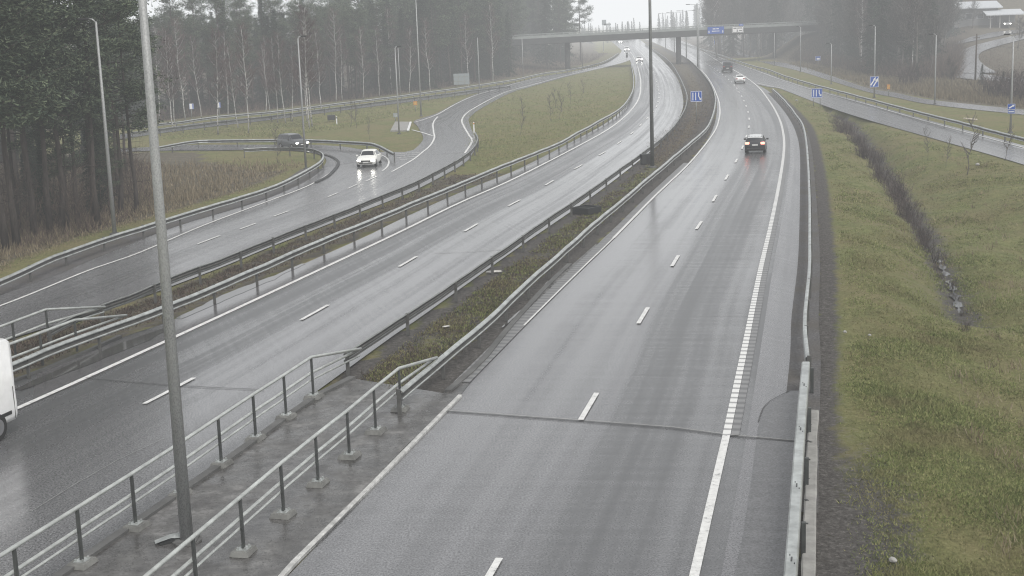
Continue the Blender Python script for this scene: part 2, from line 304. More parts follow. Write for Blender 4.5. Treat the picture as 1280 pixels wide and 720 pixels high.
plain('roof_pale', (.48, .50, .52), .5); plain('wall_grey', (.17, .17, .17), .7); plain('wall_pale', (.34, .33, .31), .7); plain('window_dark', (.03, .035, .04), .15)
plain('litter', (.5, .49, .46), .6); plain('stone', (.33, .32, .30), .7); plain('timber_pale', (.55, .5, .42), .7); plain('box_dark', (.04, .042, .042), .5, .5, .2)
m = N('puddle', .05, .5); m.color((.07, .068, .067)); m.bump(m.noise(5, m.coord(), 2), .03, .01)
m = N('water', .05, .5); m.color((.03, .03, .028)); m.bump(m.noise(14, m.coord(), 3), .35, .02)

# ------------------------------------------------------------------ object helpers
def mk(name, verts, faces, mat, parent=None, uv=None, smooth=False, mats=None, fm=None):
    me = bpy.data.meshes.new(name); me.from_pydata([tuple(map(float, v)) for v in verts], [], [tuple(f) for f in faces])
    for mm in (mats or [mat]): me.materials.append(MATS[mm])
    if fm is not None: me.polygons.foreach_set('material_index', fm)
    if uv is not None:
        l = me.uv_layers.new(name='UVMap'); vi = np.zeros(len(me.loops), int); me.loops.foreach_get('vertex_index', vi)
        l.data.foreach_set('uv', np.asarray(uv, float)[vi].ravel())
    if smooth: me.polygons.foreach_set('use_smooth', [True]*len(me.polygons))
    me.update(); o = bpy.data.objects.new(name, me); col.objects.link(o)
    if parent is not None: o.parent = parent; KIDS.setdefault(parent.name, []).append(o)
    return o
KIDS = {}
def tag(o, label=None, cat=None, group=None, kind=None):
    for k, v in (('label', label), ('category', cat), ('group', group), ('kind', kind)):
        if v: o[k] = v
    return o
def thing(name, label, cat, loc=(0, 0, 0), rz=0.0, group=None):
    o = bpy.data.objects.new(name, None); o.empty_display_size = .3; col.objects.link(o); o.location = loc; o.rotation_euler = (0, 0, rz)
    return tag(o, label, cat, group)
def child(name, mesh, parent, loc=(0, 0, 0), rz=0.0):
    o = bpy.data.objects.new(name, mesh); col.objects.link(o); o.parent = parent; KIDS.setdefault(parent.name, []).append(o); o.location = loc; o.rotation_euler = (0, 0, rz); return o
def dup(root, loc, rz=0.0, scale=None, label=None, group=None):
    r = root.copy(); col.objects.link(r); r.location = loc; r.rotation_euler = (root.rotation_euler[0], root.rotation_euler[1], rz)
    if scale is not None: r.scale = scale if hasattr(scale, '__len__') else (scale,)*3
    if label: r['label'] = label
    if group: r['group'] = group
    for ch in KIDS.get(root.name, []):
        c = ch.copy(); col.objects.link(c); c.parent = r
        for g2 in KIDS.get(ch.name, []):
            d = g2.copy(); col.objects.link(d); d.parent = c
    return r
class MB:
    def __init__(s): s.v = []; s.f = []; s.n = 0
    def add(s, v, f):
        s.v.append(np.asarray(v, float)); s.f += [tuple(i+s.n for i in q) for q in f]; s.n += len(v); return s
    def box(s, c, d, rz=0, rx=0, taper=1.0, bev=0.0):
        hx, hy, hz = d[0]/2, d[1]/2, d[2]/2
        if bev:
            b = bev; ring = lambda ix, z: [(-hx+b+ix, -hy+ix, z), (hx-b-ix, -hy+ix, z), (hx-ix, -hy+b+ix, z), (hx-ix, hy-b-ix, z), (hx-b-ix, hy-ix, z), (-hx+b+ix, hy-ix, z), (-hx+ix, hy-b-ix, z), (-hx+ix, -hy+b+ix, z)]
            v = ring(b*.6, -hz)+ring(0, -hz+b)+ring(0, hz-b)+ring(b*.6, hz); f = [tuple(range(7, -1, -1)), tuple(range(24, 32))]
            for k in range(3):
                for i in range(8): j = (i+1) % 8; f.append((k*8+i, k*8+j, k*8+8+j, k*8+8+i))
        else:
            v = [(-hx, -hy, -hz), (hx, -hy, -hz), (hx, hy, -hz), (-hx, hy, -hz), (-hx*taper, -hy*taper, hz), (hx*taper, -hy*taper, hz), (hx*taper, hy*taper, hz), (-hx*taper, hy*taper, hz)]
            f = [(3, 2, 1, 0), (4, 5, 6, 7), (0, 1, 5, 4), (1, 2, 6, 5), (2, 3, 7, 6), (3, 0, 4, 7)]
        M = Matrix.Rotation(rz, 3, 'Z') @ Matrix.Rotation(rx, 3, 'X')
        return s.add(np.array(v) @ np.array(M).T+np.array(c), f)
    def tube(s, pts, r, n=8, cap=True):
        pts = np.asarray(pts, float); r = np.broadcast_to(np.asarray(r, float), (len(pts),)); t = np.gradient(pts, axis=0); t /= np.linalg.norm(t, axis=1)[:, None]+1e-9
        v = []
        for p, d, rr in zip(pts, t, r):
            a = np.cross(d, (0, 0, 1) if abs(d[2]) < .9 else (0, 1, 0)); a /= np.linalg.norm(a); b = np.cross(d, a)
            for k in range(n): th = 2*math.pi*k/n; v.append(p+rr*(math.cos(th)*a+math.sin(th)*b))
        f = [(i*n+k, (i+1)*n+k, (i+1)*n+(k+1) % n, i*n+(k+1) % n) for i in range(len(pts)-1) for k in range(n)]
        if cap: f += [tuple(range(n)), tuple(range((len(pts)-1)*n+n-1, (len(pts)-1)*n-1, -1))]
        return s.add(v, f)
    def quad(s, a, b, c, d): return s.add([a, b, c, d], [(0, 1, 2, 3)])
    def build(s, name, mat, parent=None, smooth=False): return mk(name, np.vstack(s.v), s.f, mat, parent, smooth=smooth)
def fastmesh(name, v, mat, k=3, uv=None):       # soup of k-gons from an (n,k,3) array
    n = len(v); me = bpy.data.meshes.new(name); me.vertices.add(n*k); me.vertices.foreach_set('co', np.asarray(v, np.float32).ravel())
    me.loops.add(n*k); me.loops.foreach_set('vertex_index', np.arange(n*k, dtype=np.int32)); me.polygons.add(n)
    me.polygons.foreach_set('loop_start', np.arange(0, n*k, k, dtype=np.int32)); me.polygons.foreach_set('loop_total', np.full(n, k, np.int32))
    me.materials.append(MATS[mat]); me.update(calc_edges=True); me.validate(); return me
# ------------------------------------------------------------------ setting
def axis(segs):
    out = []
    for a, b, st in segs: out += list(np.arange(a, b, st))
    return np.array(out+[segs[-1][1]])
neg = -np.geomspace(150, 4000, 22)[::-1]
xs = np.r_[neg, axis([(-146, -40, 1.5), (-40, -2, 1.0), (-2, 42, .6), (42, 160, 1.5)]), np.geomspace(165, 4000, 26)]
ys = np.r_[-np.geomspace(60, 1500, 8)[::-1], axis([(-50, 10, 4), (10, 66, .6), (66, 130, 1.0), (130, 240, 1.7), (240, 520, 3.5)]), np.geomspace(530, 6000, 30)]
XX, YY = np.meshgrid(xs, ys); ZZ = T(XX, YY)-.045
nv = XX.size; pts = np.stack([XX.ravel(), YY.ravel()], 1)
vi = np.arange(nv).reshape(XX.shape); q = np.stack([vi[:-1, :-1], vi[:-1, 1:], vi[1:, 1:], vi[1:, :-1]], -1).reshape(-1, 4)
me = bpy.data.meshes.new('ground'); me.vertices.add(nv); me.vertices.foreach_set('co', np.stack([XX, YY, ZZ], -1).astype(np.float32).ravel())
me.loops.add(q.size); me.loops.foreach_set('vertex_index', q.astype(np.int32).ravel()); me.polygons.add(len(q))
me.polygons.foreach_set('loop_start', np.arange(0, q.size, 4, dtype=np.int32)); me.polygons.foreach_set('loop_total', np.full(len(q), 4, np.int32))
me.polygons.foreach_set('use_smooth', [True]*len(q)); me.materials.append(MATS['ground']); me.update(calc_edges=True)
def gp(pts): a = np.array(pts, float); return [tuple(p[:2]) for p in G(a[:, 0], a[:, 1])]
PINE_STAND = gp([(-200, 330), (0, 318), (60, 304), (125, 286), (165, 272), (196, 250), (200, 212), (150, 195), (-200, 205)])
MEDIAN = [tuple(p[:2]) for p in line(L_IN)]+[tuple(p[:2]) for p in line(R_IN)][::-1]
zone = np.zeros((nv, 4), np.float32); zone[:, 3] = 1
x, y = pts[:, 0], pts[:, 1]
near = (y > 5) & (y < 900) & (np.abs(x) < 500)
w1 = line(GR1[:8], 0)
dl = np.full(nv, 1e9); dl[near] = pdist(pts[near], w1)
leftv = gp([(-90, 380), (67, 322), (211, 276), (320, 243), (395, 210), (350, 190), (200, 190), (-200, 190), (-250, 390)])
inl = near & inside(pts, leftv)
zone[inl, 0] = S((dl[inl]-.6)/2.0)*(1-.85*S((dl[inl]-26)/14))
zone[near & inside(pts, gp([(250, 190), (250, 200), (330, 215), (380, 208), (396, 196), (370, 188)])), 0] *= .15
ps = near & inside(pts, PINE_STAND); zone[ps, 2] = .8; zone[ps, 0] = .5
wf = line(GR3F, 0); bf = near & inside(pts, [tuple(p[:2]) for p in wf]+[(-60, 520), (-420, 520), (-420, 120)])
d = np.zeros(nv); d[bf] = pdist(pts[bf], wf); zone[bf, 2] = .9*S((d[bf]-1)/5); zone[bf, 0] = .5
bank = near & (y > 262) & (x < np.interp(y, XE[:, 0], XE[:, 1])-1); zone[bank, 0] = .75; zone[bank, 2] = .45
mw = near & inside(pts, MEADOW); de = np.full(nv, 1e9); de[mw] = pdist(pts[mw], MEADOW_EDGE); dr8 = np.full(nv, 1e9); dr8[mw] = pdist(pts[mw], w8)
zone[mw, 1] = np.maximum(1-S((dr8[mw]-.45)/.9)*1.0, .8*(1-S((y[mw]-26)/13))*(1-S((dr8[mw]-1.4)/2.4)))
zone[mw, 0] = .22*(1-S((dr8[mw]-4)/6))+.25*np.exp(-(pdist(pts[mw], DITCH)/2.2)**2)
zone[mw, 1] = np.maximum(zone[mw, 1], .75*np.exp(-(pdist(pts[mw], DITCH)/1.0)**2))
md = near & inside(pts, MEDIAN); ein = np.minimum(pdist(pts[md], line(L_IN))/1.5, pdist(pts[md], line(R_IN))/2.4); zone[md, 1] = np.maximum(.5-.12*S((y[md]-70)/40), .95*(1-S((ein-.55)/.6))); zone[md, 0] = .9*S((y[md]-75)/50)
vg = near & inside(pts, [tuple(p[:2]) for p in line(RP_R[:10])]+[tuple(p[:2]) for p in line(L_OUT[:11])][::-1]); zone[vg, 1] = .46; zone[vg, 0] = .62
wbp = line(BP_F, 0); rf = near & inside(pts, [tuple(p[:2]) for p in wbp]+[(300, 160), (400, 500), (150, 700)])
d = np.full(nv, 1e9); d[rf] = pdist(pts[rf], wbp); zone[rf, 0] = .85; zone[rf, 2] = .85*S((d[rf]-16)/12)*(1-.6*S((x[rf]-.31*y[rf])/14)); b2_ = near & (y > 372) & (x > .12*y) & (x < .24*y); zone[b2_, 2] = .85
ca = me.color_attributes.new('zone', 'FLOAT_COLOR', 'POINT'); ca.data.foreach_set('color', zone.ravel())
ground = bpy.data.objects.new('ground', me); col.objects.link(ground); tag(ground, kind='structure')

def strip(name, A, B, mat, z=0.0, n=None, cross=8, drape=False, kind='structure', step=2.0):
    a, b = (line(A) if isinstance(A, list) else A), (line(B) if isinstance(B, list) else B)
    n = n or int(max(seglen(a)[-1], seglen(b)[-1])/step)+2
    a, b = resamp(a, n=n), resamp(b, n=n); t = np.linspace(0, 1, cross+1)
    v = a[:, None, :]*(1-t)[None, :, None]+b[:, None, :]*t[None, :, None]
    wid = np.linalg.norm(b-a, axis=1); L = seglen((a+b)/2)
    u = np.stack([t[None, :]*wid[:, None]-wid[:, None]/2, np.repeat(L[:, None], cross+1, 1)], -1)
    v[..., 2] = z+(T(v[..., 0], v[..., 1]) if drape else 0)
    k = cross+1; f = [(i*k+j, i*k+j+1, (i+1)*k+j+1, (i+1)*k+j) for i in range(n-1) for j in range(cross)]
    # wind upward
    nrm = np.cross(v[0, 1]-v[0, 0], v[1, 0]-v[0, 0])
    if nrm[2] < 0: f = [q[::-1] for q in f]
    o = mk(name, v.reshape(-1, 3), f, mat, uv=u.reshape(-1, 2)); return tag(o, kind=kind) if kind else o
strip('road', R_IN, R_OUT, 'asphalt_lanes', 0.0, cross=12)
strip('road', L_IN, L_OUT, 'asphalt_lanes', 0.004, cross=12)
strip('slip_road', RP_L, RP_R, 'asphalt_old', 0.008)
strip('slip_road', J_L, J_R, 'asphalt_old', 0.012)
strip('slip_road', LP_F, LP_N, 'asphalt', 0.016)
strip('slip_road', [(462, 187), (480, 191.5), (500, 191), (518, 187)], [(470, 225), (495, 214), (520, 203), (545, 192)], 'asphalt_old', 0.0, cross=4)
strip('slip_road', UR_F, UR_N, 'asphalt_old', 0.004)
strip('slip_road', RR_N, RR_F, 'asphalt', 0.010)
strip('footpath', BP_N, BP_F, 'asphalt_shoulder', 0.004)
# gravelly shoulder bands beside the carriageways
def band(name, A, off0, off1, mat, z, step=2.0):
    a = line(A) if isinstance(A, list) else A; a = resamp(a, step=step); nr, _ = normals(a)
    p = a.copy(); p[:, :2] += nr*off0; q = a.copy(); q[:, :2] += nr*off1
    return strip(name, p, q, mat, z, n=len(a), cross=3)
def from_line(name, A, off, B, off2, mat, z, n=None):
    a, c = resamp(line(A), step=1.5), resamp(line(B), step=1.5); na, _ = normals(a); nb, _ = normals(c); a = a.copy(); c = c.copy(); a[:, :2] += na*off; c[:, :2] += nb*off2
    return strip(name, a, c, mat, z, cross=3)
from_line('road_shoulder', R_EDGE[:13], .5, R_OUT[:13], -.12, 'asphalt_shoulder', .006)
band('road_shoulder', [(990, 640), (995, 560), (1003, 450), (1003, 400), (1008, 340), (1009, 300), (1008, 240), (1006, 190), (1000, 165), (989, 145), (975, 128), (963, 116)], -.38, .55, 'gravel', .014)
band('road_shoulder', RP_L[:8], -1.6, .2, 'gravel', .014)
strip('road_shoulder', L_OUT[2:11], [(40, 503), (105, 477.5), (210, 429), (320, 378), (482, 301.5), (570, 258), (640, 227), (727, 182)], 'asphalt_wet', .012, cross=4)
strip('road_patch', [(880, 836), (918, 720), (935, 630), (947, 540), (950, 522), (954, 511), (963, 502), (976, 495), (988, 489)], [(985, 836), (986, 720), (994, 600), (998, 545), (999, 535), (1000, 525), (1001, 512), (1002, 501), (1003, 489)], 'asphalt_patch', .018)
# upper right roads on the rising ground
def road_px(name, pts, w, mat, z=.1):
    s = spl(pts, 5); a = G(s[:, 0], s[:, 1]); a = resamp(a, step=3.0); nr, _ = normals(a); p, q = a.copy(), a.copy(); p[:, :2] += nr*w/2; q[:, :2] -= nr*w/2
    return strip(name, p, q, mat, z, n=len(a), cross=4, drape=True)
road_px('lane', [(1330, 36), (1280, 38.5), (1257, 41), (1230, 46), (1205, 52), (1180, 60), (1160, 68), (1152, 77), (1164, 86), (1190, 92), (1225, 97), (1262, 101), (1330, 104)], 6.0, 'asphalt_shoulder')
road_px('lane', [(1330, 38), (1280, 46), (1245, 54.5), (1222, 61), (1208, 68), (1205, 76), (1212, 84), (1226, 92)], 5.0, 'asphalt_shoulder', .14)
# bridge-deck slab between the two carriageways
KERB_L = [(-190, 900), (-30, 796), (100, 704), (277, 582), (330, 544), (392, 499), (440, 474)]
KERB_R = [(200, 900), (275, 810), (355, 718), (430, 643), (500, 572), (554, 517), (575, 496)]
strip('median_slab', KERB_L, KERB_R, 'wet_concrete', .03, cross=6)
# kerb lips
def sweep(pts, prof, close=False):              # profile of (lateral, up) carried along a world polyline
    nr, _ = normals(pts); k = len(prof); v = []
    for p, n_ in zip(pts, nr):
        for a, b in prof: v.append((p[0]+n_[0]*a, p[1]+n_[1]*a, p[2]+b))
    kk = k if close else k-1
    f = [(i*k+j, (i+1)*k+j, (i+1)*k+(j+1) % k, i*k+(j+1) % k) for i in range(len(pts)-1) for j in range(kk)]
    if close: f += [tuple(range(k)), tuple(range((len(pts)-1)*k+k-1, (len(pts)-1)*k-1, -1))]
    return np.array(v), f
def swept(name, A, prof, mat, z=0.0, close=False, step=2.0, parent=None, kind=None, smooth=False):
    a = line(A) if isinstance(A, list) else A; a = resamp(a, step=step).copy(); a[:, 2] = z if z is not None else a[:, 2]
    v, f = sweep(a, prof, close); o = mk(name, v, f, mat, parent, smooth=smooth); return tag(o, kind=kind)
swept('kerb', KERB_R, [(-.06, -.02), (-.06, .055), (-.045, .07), (.045, .07), (.06, .05), (.06, -.02)], 'kerb_pale', 0, True, kind='structure')
swept('kerb', [(560, 490), (600, 455), (635, 412), (680, 362), (712, 331)], [(-.1, -.02), (-.1, .07), (.1, .07), (.1, -.02)], 'concrete_dark', 0, True, kind='structure')
swept('kerb', KERB_L, [(-.09, -.02), (-.09, .1), (.13, .1), (.13, -.02)], 'concrete_dark', 0, True, kind='structure')
swept('kerb', [(-60, 510), (0, 484), (47, 466), (100, 444), (150, 421)], [(-.08, -.02), (-.08, .07), (.08, .07), (.08, -.02)], 'concrete_dark', 0, True, kind='structure')

# ------------------------------------------------------------------ painted markings
def paint(name, A, w, z=.03, mat='road_paint', step=1.5, drape=False):
    a = line(A) if isinstance(A, list) else A; a = resamp(a, step=step); nr, _ = normals(a); p, q = a.copy(), a.copy(); p[:, :2] += nr*w/2; q[:, :2] -= nr*w/2
    return strip(name, p, q, mat, z, n=len(a), cross=1, drape=drape)
i545 = R_EDGE.index((908, 545))
paint('road_marking', R_EDGE[:i545+1], .19)
paint('road_marking', R_EDGE[i545:], .2, .03, 'worn_paint')
wE = resamp(line(R_EDGE[i545:]), step=1.5); nr, _ = normals(wE)
a = wE[:110].copy(); b = a.copy(); a[:, :2] += nr[:110]*.11; b[:, :2] += nr[:110]*.32; strip('rumble_strip', a, b, 'rumble', .026, n=110, cross=1)
paint('road_marking', R_LEDGE[3:], .14)
wE = resamp(line(R_LEDGE[:6]), step=1.5); nr, _ = normals(wE); a = wE.copy(); b = a.copy(); a[:, :2] += nr*.05; b[:, :2] -= nr*.45; strip('rumble_strip', a, b, 'rumble', .026, n=len(a), cross=1)
paint('road_marking', [(655, 407.5), (711, 352), (767, 298), (800, 264)], .07, .031)
strip('gutter', [(545, 500), (600, 446), (650, 394), (700, 345), (745, 305)], [(566, 506), (612, 449), (655, 402), (702, 354), (748, 311)], 'wet_concrete', .012, cross=3)
paint('road_marking', L_EDGE, .2)
paint('road_marking', RP_LEDGE, .14)
for a in ([(405, 194), (415, 197), (421, 201), (423, 205), (420, 211), (410, 221), (395, 229)],): swept('kerb', a, [(-.12, -.02), (-.12, .09), (.12, .09), (.12, -.02)], 'fascia_grey', .012, True, step=.7, kind='structure')
paint('road_marking', [(466, 191), (481, 196), (486, 202), (484, 209), (478, 214)], .14, .034); paint('road_marking', J_REDGE, .18); paint('road_marking', J_LEDGE, .16); paint('road_marking', J_MID, .16)
paint('road_marking', [(515, 162.5), (528, 166), (541, 170)], .2)
for a in ([(491, 193), (508, 191.3), (525, 190.8)], [(495, 195.3), (508, 194), (522, 193.6)], [(497, 197.5), (508, 196.5), (520, 196.2)], [(500, 200), (508, 199.2), (516, 199)]): paint('road_marking', a, .18, .032)
paint('road_marking', [(946, 104), (962, 107.5), (980, 111)], .15, .032)
paint('road_marking', [(853, 50), (897, 71), (935, 84.5), (1000, 107.5), (1085, 131), (1160, 152.5), (1280, 185)], .15, .032)
wD = resamp(line(R_DASH, n=14), step=.25); LD = seglen(wD)
def dashes(w, L, ss, length, width, z=.034):
    for s in ss:
        s -= length; i0, i1 = np.searchsorted(L, [s, s+length])
        if i1 >= len(w)-1 or i0 < 0: break
        paint('road_marking', w[i0:i1+1], width, z, step=1.0)
def at_s(w, px, py): p = P(px, py); return int(np.argmin(((w[:, :2]-p[:2])**2).sum(1)))
tops = [LD[at_s(wD, *p)] for p in ((625, 698), (746, 492), (810, 385), (848, 320), (877, 277))]; per = (tops[-1]-tops[0])/4
print('right dash period', per, np.diff(tops))
dashes(wD, LD, [tops[0]-12.6]+tops+[tops[-1]+10.9*(k+1) for k in range(60)], 2.9, .15)
wD = resamp(line(L_DASH, n=14), step=.25); LD = seglen(wD); tops = [LD[at_s(wD, *p)] for p in ((238.7, 475.5), (410, 382), (521, 321), (597, 280), (651, 250))]; per = (tops[-1]-tops[0])/4
print('left dash period', per, np.diff(tops)); dashes(wD, LD, tops+[tops[-1]+10.2*(k+1) for k in range(60)], 2.9, .15)
for a in ([(457, 227), (472, 220.5)], [(435, 236), (447, 230.5)], [(410, 246.5), (422, 241.5)], [(342, 271), (361, 264)], [(300, 287), (320, 279.5)], [(247, 305.5), (275, 295)]): paint('road_marking', line(a, n=3), .13, .032, step=.5)
paint('crack', [(540, 317), (580, 315.6), (632, 312)], .05, .03, 'crack_light'); paint('crack', [(40, 640), (130, 585), (205, 549)], .014, .03, 'crack_light')
# deck joints across the asphalt
paint('expansion_joint', [(107, 473), (160, 478), (240, 484), (330, 488)], .05, .03, 'joint_dark')
paint('expansion_joint', [(557, 515), (700, 525.5), (850, 537), (905, 545), (993, 553)], .055, .028, 'joint_dark')
paint('expansion_joint', [(557, 513.6), (700, 524), (850, 535.4), (905, 543.4), (993, 551.4)], .05, .027, 'crack_light')
paint('crack', [(948, 528), (950, 521), (954, 511), (963, 502), (976, 495), (988, 489)], .03, .03, 'joint_dark', step=.4)
# puddles and wet strips
def blob(name, A, w, mat, z, seed, wob=.45, kind='structure'):
    r = np.random.default_rng(seed); a = resamp(line(A), step=.5); nr, _ = normals(a); n = len(a)
    def nz(): x = np.convolve(r.normal(size=n+14), np.ones(7)/7, 'same')[7:-7]; return 1+wob*x*2.2
    env = np.sin(np.linspace(.08, math.pi-.08, n))**.35
    p, q = a.copy(), a.copy(); p[:, :2] += nr*(w/2*nz()*env)[:, None]; q[:, :2] -= nr*(w/2*nz()*env)[:, None]
    return strip(name, p, q, mat, z, n=n, cross=2, kind=kind)
blob('puddle', [(20, 488), (60, 471), (110, 452), (160, 432), (215, 409)], .75, 'puddle', .022, 1)
blob('puddle', [(222, 399), (270, 378), (320, 356), (380, 330)], .5, 'puddle', .022, 2)
for i, (px, py, l) in enumerate([(606, 442, 14), (640, 399, 12), (690, 350, 9)]):
    blob('puddle', [(px-l, py+l*.9), (px, py), (px+l, py-l*.95)], .13, 'puddle', .02, 20+i, .9)
blob('puddle', [(300, 790), (345, 727), (412, 662), (462, 609), (520, 548)], .16, 'puddle', .037, 71, .25)
b_ = DITCH[[5, 6, 7]]; b_ = resamp(b_, step=.35)
nr, _ = normals(b_); n_ = len(b_); wv = np.maximum(.01, .10+.13*np.sin(np.arange(n_)*1.3)+.09*np.sin(np.arange(n_)*3.1)); pa, qa = b_.copy(), b_.copy(); pa[:, :2] += nr*wv[:, None]; qa[:, :2] -= nr*wv[:, None]
strip('ditch_water', pa, qa, 'water', float(np.min(T(b_[:, 0], b_[:, 1])))+.10, n=n_, cross=2)

# ------------------------------------------------------------------ guard rails
WB = [(0, -.31), (.065, -.285), (.08, -.25), (.065, -.22), (-.01, -.19), (-.02, -.155), (-.01, -.12), (.065, -.09), (.08, -.06), (.065, -.025), (.02, 0), (-.04, .004), (-.05, -.02)]
mbp = MB().box((0, 0, -.02), (.06, .11, .8), bev=.008); mbp.box((0, .045, .3), (.05, .05, .16)); POST = mk('post', np.vstack(mbp.v), mbp.f, 'post_metal').data
bpy.data.objects.remove(bpy.data.objects['post'])
def guard_rail(label, A, side=1, hh=.75, post=4.0, mat='galvanised', posts=True, drop_ends=False):
    w = resamp(line(A, hh), step=1.0); L = seglen(w)[-1]; w[:, 2] += np.convolve(np.random.default_rng(len(label)).normal(size=len(w)+8), np.ones(9)/9, 'valid')[:len(w)]*.05; o = w[0].copy(); o[2] = 0
    root = thing('guard_rail', label, 'guard rail', o); ww = w-o
    if drop_ends:
        s = seglen(ww); ww[:, 2] -= .55*S(1-s/8.0)
    v, f = sweep(ww, [(a*side, b) for a, b in WB]); mk('rail_beam', v, f, mat, root, mats=[mat, 'galvanised_shade_dirt'], fm=[1 if (i % 12) in (0, 3, 4, 5, 6) else 0 for i in range(len(f))])  # beam's valley and bottom faces take the tone with shade painted in
    step = max(post, L/98)
    if posts:
        pw = resamp(w-o, step=step); nr, t = normals(pw)
        for p, tt, n_ in list(zip(pw, t, nr))[:100]:
            child('post', POST, root, (p[0]-n_[0]*side*.045, p[1]-n_[1]*side*.045, .38), math.atan2(tt[1], tt[0]))
    return root
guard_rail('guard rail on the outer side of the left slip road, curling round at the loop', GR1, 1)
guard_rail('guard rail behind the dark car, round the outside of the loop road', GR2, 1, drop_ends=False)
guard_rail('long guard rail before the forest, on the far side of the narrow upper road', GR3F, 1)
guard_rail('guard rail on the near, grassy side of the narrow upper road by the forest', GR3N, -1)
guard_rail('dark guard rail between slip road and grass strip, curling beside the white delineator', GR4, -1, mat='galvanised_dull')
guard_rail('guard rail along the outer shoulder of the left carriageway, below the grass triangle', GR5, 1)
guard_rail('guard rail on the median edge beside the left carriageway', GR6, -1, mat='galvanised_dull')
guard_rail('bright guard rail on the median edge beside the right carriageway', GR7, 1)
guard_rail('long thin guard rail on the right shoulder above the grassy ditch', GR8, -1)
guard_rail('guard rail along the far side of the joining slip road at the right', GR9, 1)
# parapet rail on the right bridge edge
wN = resamp(line(GR8N, .8), step=.5); o = wN[0].copy(); o[2] = 0
root = thing('parapet_rail', 'broad flat topped silver bridge rail at the bottom right edge of the road', 'guard rail', o); ww = wN-o
v, f = sweep(ww, [(-.10, -.34), (-.13, -.30), (-.12, -.2), (-.06, -.17), (-.12, -.12), (-.13, -.03), (-.10, 0), (.08, .002), (.10, -.03), (.10, -.3)]); mk('rail_beam', v, f, 'galvanised', root)
for k in range(2, len(ww)-1, 8):
    p = ww[k]; nr, t = normals(ww); a = math.atan2(t[k][1], t[k][0]); mk('post', *(lambda m_: (np.vstack(m_.v), m_.f))(MB().box((p[0]+.17, p[1], .32), (.09, .09, .85), a, bev=.01)), 'steel_dark', root)
    if k+4 < len(ww):
        q = ww[k+4]; mk('splice_plate', *(lambda m_: (np.vstack(m_.v), m_.f))(MB().box((q[0]-.01, q[1], q[2]+.006), (.03, .2, .012), a-math.pi/2).box((q[0]+.0, q[1]+.2, q[2]+.008), (.02, .05, .012), a-math.pi/2).box((q[0], q[1]-.2, q[2]+.008), (.02, .05, .012), a-math.pi/2)), 'steel_dark', root)
# concrete edge beam of the bridge
ed = P(*np.array([(1018, 512), (1016, 545), (1014, 600), (1011, 720), (1008, 830)]).T, .12); ed = resamp(ed, step=.7); o = ed[0].copy(); o[2] = 0
root = thing('edge_beam', 'spalled pale concrete edge beam of the bridge behind the silver rail', 'concrete beam', o)
r = np.random.default_rng(3); v, f = sweep(ed-o, [(-.13, -.9), (-.12, -.02), (-.09, 0), (.11, 0), (.14, -.03), (.15, -.9)], True); v = v+r.normal(size=v.shape)*.006; mk('beam', v, f, 'concrete', root)
for k in (2, 4, 6, 8, 10, 12):
    if k < len(ed): p = ed[k]-o; mk('recess', *(lambda m_: (np.vstack(m_.v), m_.f))(MB().box((p[0]-.09, p[1], p[2]+.004), (.10 if k != 4 else .22, .07, .012), .5*k)), 'box_dark', root)

# ------------------------------------------------------------------ bridge railings (posts on blocks, handrail, two lower bars)
def railing(label, bases, tops, tail, zb=.04, block=True, lower=(.72, .52), ext=None):
    B = P(np.array([b[0] for b in bases]), np.array([b[1] for b in bases]), zb); o = B[0].copy(); o[2] = 0
    root = thing('bridge_railing', label, 'railing', o); hs = [hgt(b, t) for b, t in zip(B, tops)]; hh = float(np.median(hs)); print(label[:30], np.round(hs, 2), 'gaps', np.round(np.linalg.norm(np.diff(B[:, :2], axis=0), axis=1), 2))
    B = B-o; d = B[-1]-B[0]; d /= np.linalg.norm(d); rz = math.atan2(d[1], d[0])
    allb = list(B)
    for p in allb:
        po = MB().box((p[0], p[1], hh/2+zb+.05), (.075, .05, hh-.1), rz).build('post', 'steel_dark', root)
        if block:
            bl = MB().box((p[0]+random.uniform(-.02, .02), p[1]+random.uniform(-.02, .02), zb+.045), (.50*random.uniform(.92, 1.08), .44*random.uniform(.92, 1.08), .10), rz+random.uniform(-.09, .09), taper=.84).build('footing', 'footing_grey', root)
            mb = MB()
            for sx in (-1, 1):
                for sy in (-1, 1):
                    c = Matrix.Rotation(rz, 3, 'Z') @ Vector((sx*.1, sy*.08, 0)); mb.box((p[0]+c[0], p[1]+c[1], zb+.125), (.035, .035, .06), rz)
            mb.box((p[0], p[1], zb+.1), (.27, .23, .015), rz); mb.build('base_plate', 'galvanised', bl)
    path = [np.array([p[0], p[1], hh+zb]) for p in allb]; path.append(np.array(tail)-o)
    pp = np.array(path); MB().tube(pp, .045, 10).build('handrail', 'steel_rail', root, True)
    end = pp[-1].copy()
    for i, lz in enumerate(lower):
        q = np.array([[p[0], p[1], lz+zb] for p in allb]+[[end[0], end[1], min(lz+zb, end[2]-.02-.1*i)]]); nr, _ = normals(q); q[:, :2] -= nr*.06
        MB().tube(q, .042 if i == 0 else .03, 8).build('lower_rail', 'steel_rail', root, True)
    return root
def ext_back(bases, n, first=0):                  # same railing carried on toward and past the camera
    a = np.array(bases[first]), np.array(bases[first+1])
    A, Bp = P(*a[0], .04), P(*a[1], .04); d = A-Bp; out = []
    for k in range(n, 0, -1): q = A+d*k; out.append(proj(q[0], q[1], .04))
    return out
lb = [(103, 706), (170, 659), (226, 619), (277, 581), (320, 549), (358, 522), (392, 497)]; e = ext_back(lb, 3)
lt = [635, 592, 556, 527, 497, 473, 447]
def tops_for(e, b0, t0):
    B0 = P(*b0, .04); h = hgt(B0, t0); out = []
    for q in e: p = P(*q, .04); out.append(proj(p[0], p[1], .04+h)[1])
    return out
